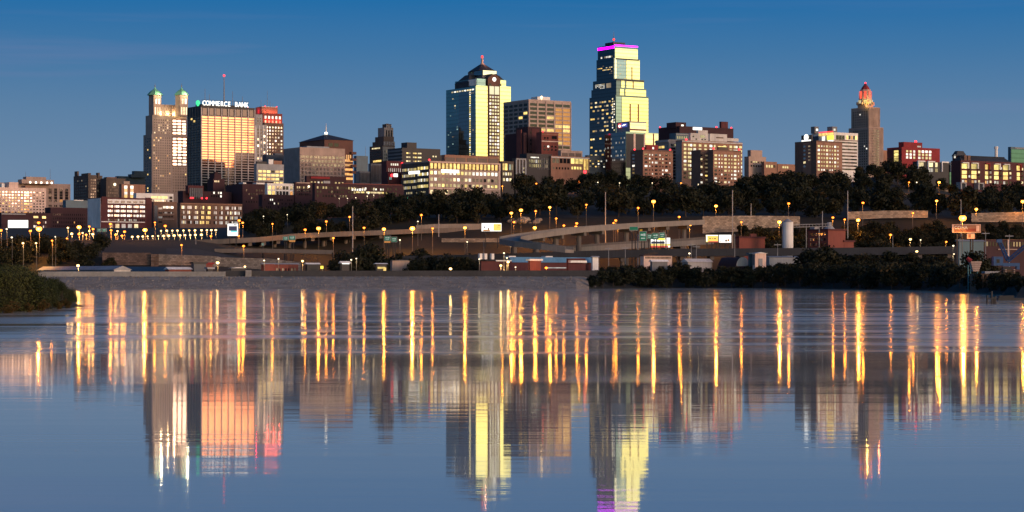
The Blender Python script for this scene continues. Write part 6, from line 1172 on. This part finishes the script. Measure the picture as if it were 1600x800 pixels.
# trees on the lower slopes
for Y, top in ((884, 396), (908, 390), (936, 384)):
    for x in range(-12, 166, 11):
        px = x + R.uniform(-4, 4); z = Zt(px, Y); s = (ZZ(top + R.uniform(-3, 5), Y) - z) / 13.
        if s > .2: plant_tree(px, Y + R.uniform(-6, 6), s, None, 'slope_tree', 'dark tree in the belt on the slope above the left shed', 'trees on the lower slopes at far left', True)
for x in range(398, 640, 17):
    px = x + R.uniform(-5, 5); plant_tree(px, 1048 + R.uniform(-6, 6) + max(0, (px - 560) * .3), R.uniform(.5, .72), None, 'slope_tree', 'dark tree at the wood edge behind the left viaduct', 'trees on the lower slopes behind the left viaduct')
HS = 'trees on the lower slopes'
for px, Y, s in [(x + R.uniform(-4, 4), R.uniform(866, 912), R.uniform(.42, .66)) for x in range(-6, 162, 7)]: plant_tree(px, Y, s, None, 'slope_tree', 'dark tree in the belt on the slope above the left shed', HS + ' at far left', True)
for px, Y, s in [(x + R.uniform(-3, 3), Y0 + R.uniform(-10, 10), R.uniform(.8, 1.15) * q) for x, Y0, q in ((525, 870, .7), (540, 875, .75), (556, 870, .9), (572, 880, 1.), (585, 872, 1.15), (600, 868, .8), (612, 880, .85), (628, 872, .8), (645, 868, .85), (660, 875, .9), (675, 868, .8), (690, 878, .6), (705, 870, .75), (720, 866, .8), (735, 872, .85), (748, 868, .7), (570, 830, .6), (548, 826, .55), (660, 830, .6), (690, 828, .5), (640, 824, .5), (600, 822, .45), (720, 828, .6), (745, 830, .55), (525, 836, .5))]: plant_tree(px, Y, s, None, 'slope_tree', 'dark tree in the grove behind the centre waterfront', HS + ' at the centre')
for px, Y, s in ((231, 962, .55), (240, 966, .6), (250, 968, .45), (171, 868, .4)): plant_tree(px, Y, s, None, 'slope_tree', 'small dark tree on the grass below the left lit road', HS + ' under the lit road')
for px, Y, s in ((885, 850, .5), (897, 846, .6), (908, 850, .45), (872, 852, .4)): plant_tree(px, Y, s, None, 'slope_tree', 'dark tree at the foot of the curved pale bridge', HS + ' by the curved bridge')
for px, Y, s in [(x + R.uniform(-5, 5), R.uniform(985, 1050), R.uniform(.4, .62)) for x in list(range(1165, 1225, 10)) + list(range(1236, 1500, 8)) + list(range(1545, 1610, 12))] + [(x + R.uniform(-5, 5), R.uniform(930, 985), R.uniform(.5, .8)) for x in list(range(1340, 1500, 14))]: plant_tree(px, Y, s, None, 'slope_tree', 'dark tree on the slope behind the right hand viaduct', HS + ' at the right')
t = far[1]
for px, Y, s, lab in ((348, 792, .5, 'single round dark tree by the waterfront yard lamp'), (1524, 740, .85, 'large dark tree under the painted sign board'), (1545, 745, .7, 'dark tree just left of the blue crane')): plant_tree(px, Y, s, 1, 'slope_tree', lab, None if False else HS + ' standing alone')
for Y in (996, 1014, 1034):
    for x in list(range(1184, 1262, 14)) + list(range(1322, 1504, 13)) + list(range(1536, 1612, 13)):
        px = x + R.uniform(-5, 5); z = Zt(px, Y); s = min(.6, (ZZ(R.uniform(346, 356), Y) - z) / 13.)
        if s > .22: plant_tree(px, Y + R.uniform(-5, 5), s, None, 'slope_tree', 'dark tree on the slope behind the right hand viaduct', HS + ' at the right')
# river bank bushes on the right: trunk and crown each
near = [tree_mesh(51 + i, h, cr, 900, .42, 9, h * .22, ('leaf_dark', 'leaf_light'), .8, False) for i, (h, cr) in enumerate(((7, 3.6), (6, 3.8), (8.2, 3.9), (5.2, 3.)))]
near.append(tree_mesh(66, 7, 3.8, 900, .42, 9, 1.6, ('leaf_light', 'leaf_amber'), .8, False))
def bush(px, Y, s, i, label, group, name='bush', meshes=None, zoff=-.3, z=None):
    ms = (meshes or near)[i]; zz = Zt(px, Y) if z is None else z
    t = thing(name, label, name.replace('_', ' '), (W(px, 0, Y).x, Y, zz + zoff), R.uniform(0, 6.28), group); t.scale = (s * R.uniform(.9, 1.2), s * R.uniform(.9, 1.2), s)
    link('trunk', ms[0], t); link('crown', ms[1], t)
RT = [(925, 433), (940, 422), (980, 417), (1015, 420), (1040, 418), (1060, 412), (1080, 416), (1130, 418), (1200, 416), (1250, 414), (1300, 412), (1360, 412), (1500, 414), (1520, 424), (1600, 430)]
for row, (dy, q) in enumerate(((10, .55), (26, .8), (46, .95), (70, 1.))):
    x = 924 + 5 * row
    while x < 1620:
        px = x + R.uniform(-4, 4); Y = curve(SHORE, px) + dy + R.uniform(-4, 4); top = curve(RT, px) - 7 + R.uniform(-2, 4) + (3 - row) * 1.2
        hmax = max(1.6, ZZ(top, Y) - Zt(px, Y)); i = R.choice([0, 1, 2, 3]) if R.random() < .93 else 4
        if not (row > 2 and px > 1500): bush(px, Y, min(1.25, hmax / (7, 6, 8.2, 5.2, 7)[i]), i, 'dark bush in the thick hedge along the right river bank', 'bushes along the right bank')
        x += 18 + row * 2
for px, Y, s, i in ((1262, 800, 1.4, 2), (1276, 790, 1.55, 0), (1290, 800, 1.6, 2), (1304, 792, 1.5, 1), (1318, 800, 1.35, 0), (1378, 800, 1.1, 1), (1392, 790, 1.3, 2), (1408, 800, 1.2, 0), (1424, 790, 1.25, 2), (1440, 800, 1.25, 1), (1456, 790, 1.2, 0), (1472, 780, 1.1, 2), (1485, 770, 1., 1)): bush(px, Y, s, i, 'tall dark tree rising above the right river bank hedge', 'tall trees above the right bank hedge', 'bank_tree')
for px, Y, s in ((1337, 800, 1.25), (1350, 795, 1.35), (1361, 800, 1.)): bush(px, Y, s, 4, 'tree with brown light put into its leaves above the right river bank hedge', 'brown lit trees above the right bank hedge', 'bank_tree')  # amber leaves carry the brownish light falling on these trees
for px, Y, s, i, lab in ((1067, 800, 1.05, 1, 'round dark tree left of the pale green storehouse'), (1040, 790, .8, 3, 'round dark bush before the low white roofed hut')): bush(px, Y, s, i, lab, None, 'bank_tree')
m = MB()
for i in range(2600):
    px = R.uniform(60, 940); Y = 704 + 44 * R.random() ** 1.6; z = Zt(px, Y); r = R.uniform(.15, .5) * (1.3 if Y < 712 else 1.)
    x = W(px, 0, Y).x; a = R.uniform(0, 6.28); c_, s_ = math.cos(a) * r, math.sin(a) * r; h = r * R.uniform(.5, .9)
    m.add([(x + c_, Y + s_, z - .1), (x - s_, Y + c_, z - .1), (x - c_, Y - s_, z - .1), (x + s_, Y - c_, z - .1), (x + c_ * .3, Y + s_ * .3, z + h), (x - c_ * .4, Y - s_ * .2, z + h * .8)], [(0, 1, 4), (1, 2, 5, 4), (2, 3, 5), (3, 0, 4, 5)])
tag(m.build('riprap_rocks', 'riprap_rock'), 'grey broken rocks strewn over the levee slope', 'rocks', None, 'stuff')
# near thicket at the left edge
wil = [tree_mesh(81 + i, h, cr, 4200, .11, 12, h * .12, ('leaf_willow', 'leaf_dark'), 1.0, False) for i, (h, cr) in enumerate(((5.6, 2.6), (4.6, 2.4), (6.4, 2.8)))]
wil.append(tree_mesh(95, 1.6, 1.1, 1500, .10, 8, .2, ('leaf_amber', 'leaf_willow'), .8, False))
LT = [(-40, 401), (10, 405), (40, 410), (60, 424), (85, 428), (105, 438), (122, 452), (130, 468)]
for dy, n in ((0, 11), (14, 9), (30, 8), (-12, 8)):
    for j in range(n):
        px = lerp(-35, 116 if dy >= 0 else 88, (j + .5) / n) + R.uniform(-5, 5); Y = lerp(262, 306, (px + 35) / 150) + dy + R.uniform(-3, 3); z = max(.1, Zt(px, Y)); top = curve(LT, px) + R.uniform(0, 9) + (8 if dy < 0 else 0)
        hm = ZZ(top, Y) - z; i = R.choice([0, 1, 2]); bush(px, Y, max(.25, hm / (5.6, 4.6, 6.4)[i]), i, 'green willow bush in the near thicket on the left bank', 'willow bushes on the left bank', 'willow_bush', wil, -.2, z)
for px, Y in ((-4, 252), (14, 254), (19, 256), (46, 262), (68, 270), (92, 284), (104, 292)): bush(px, Y, R.uniform(.7, 1.1), 3, 'low rust coloured shrub at the water edge of left thicket', 'rusty shrubs at the left water edge', 'shrub', wil, -.1, .05)
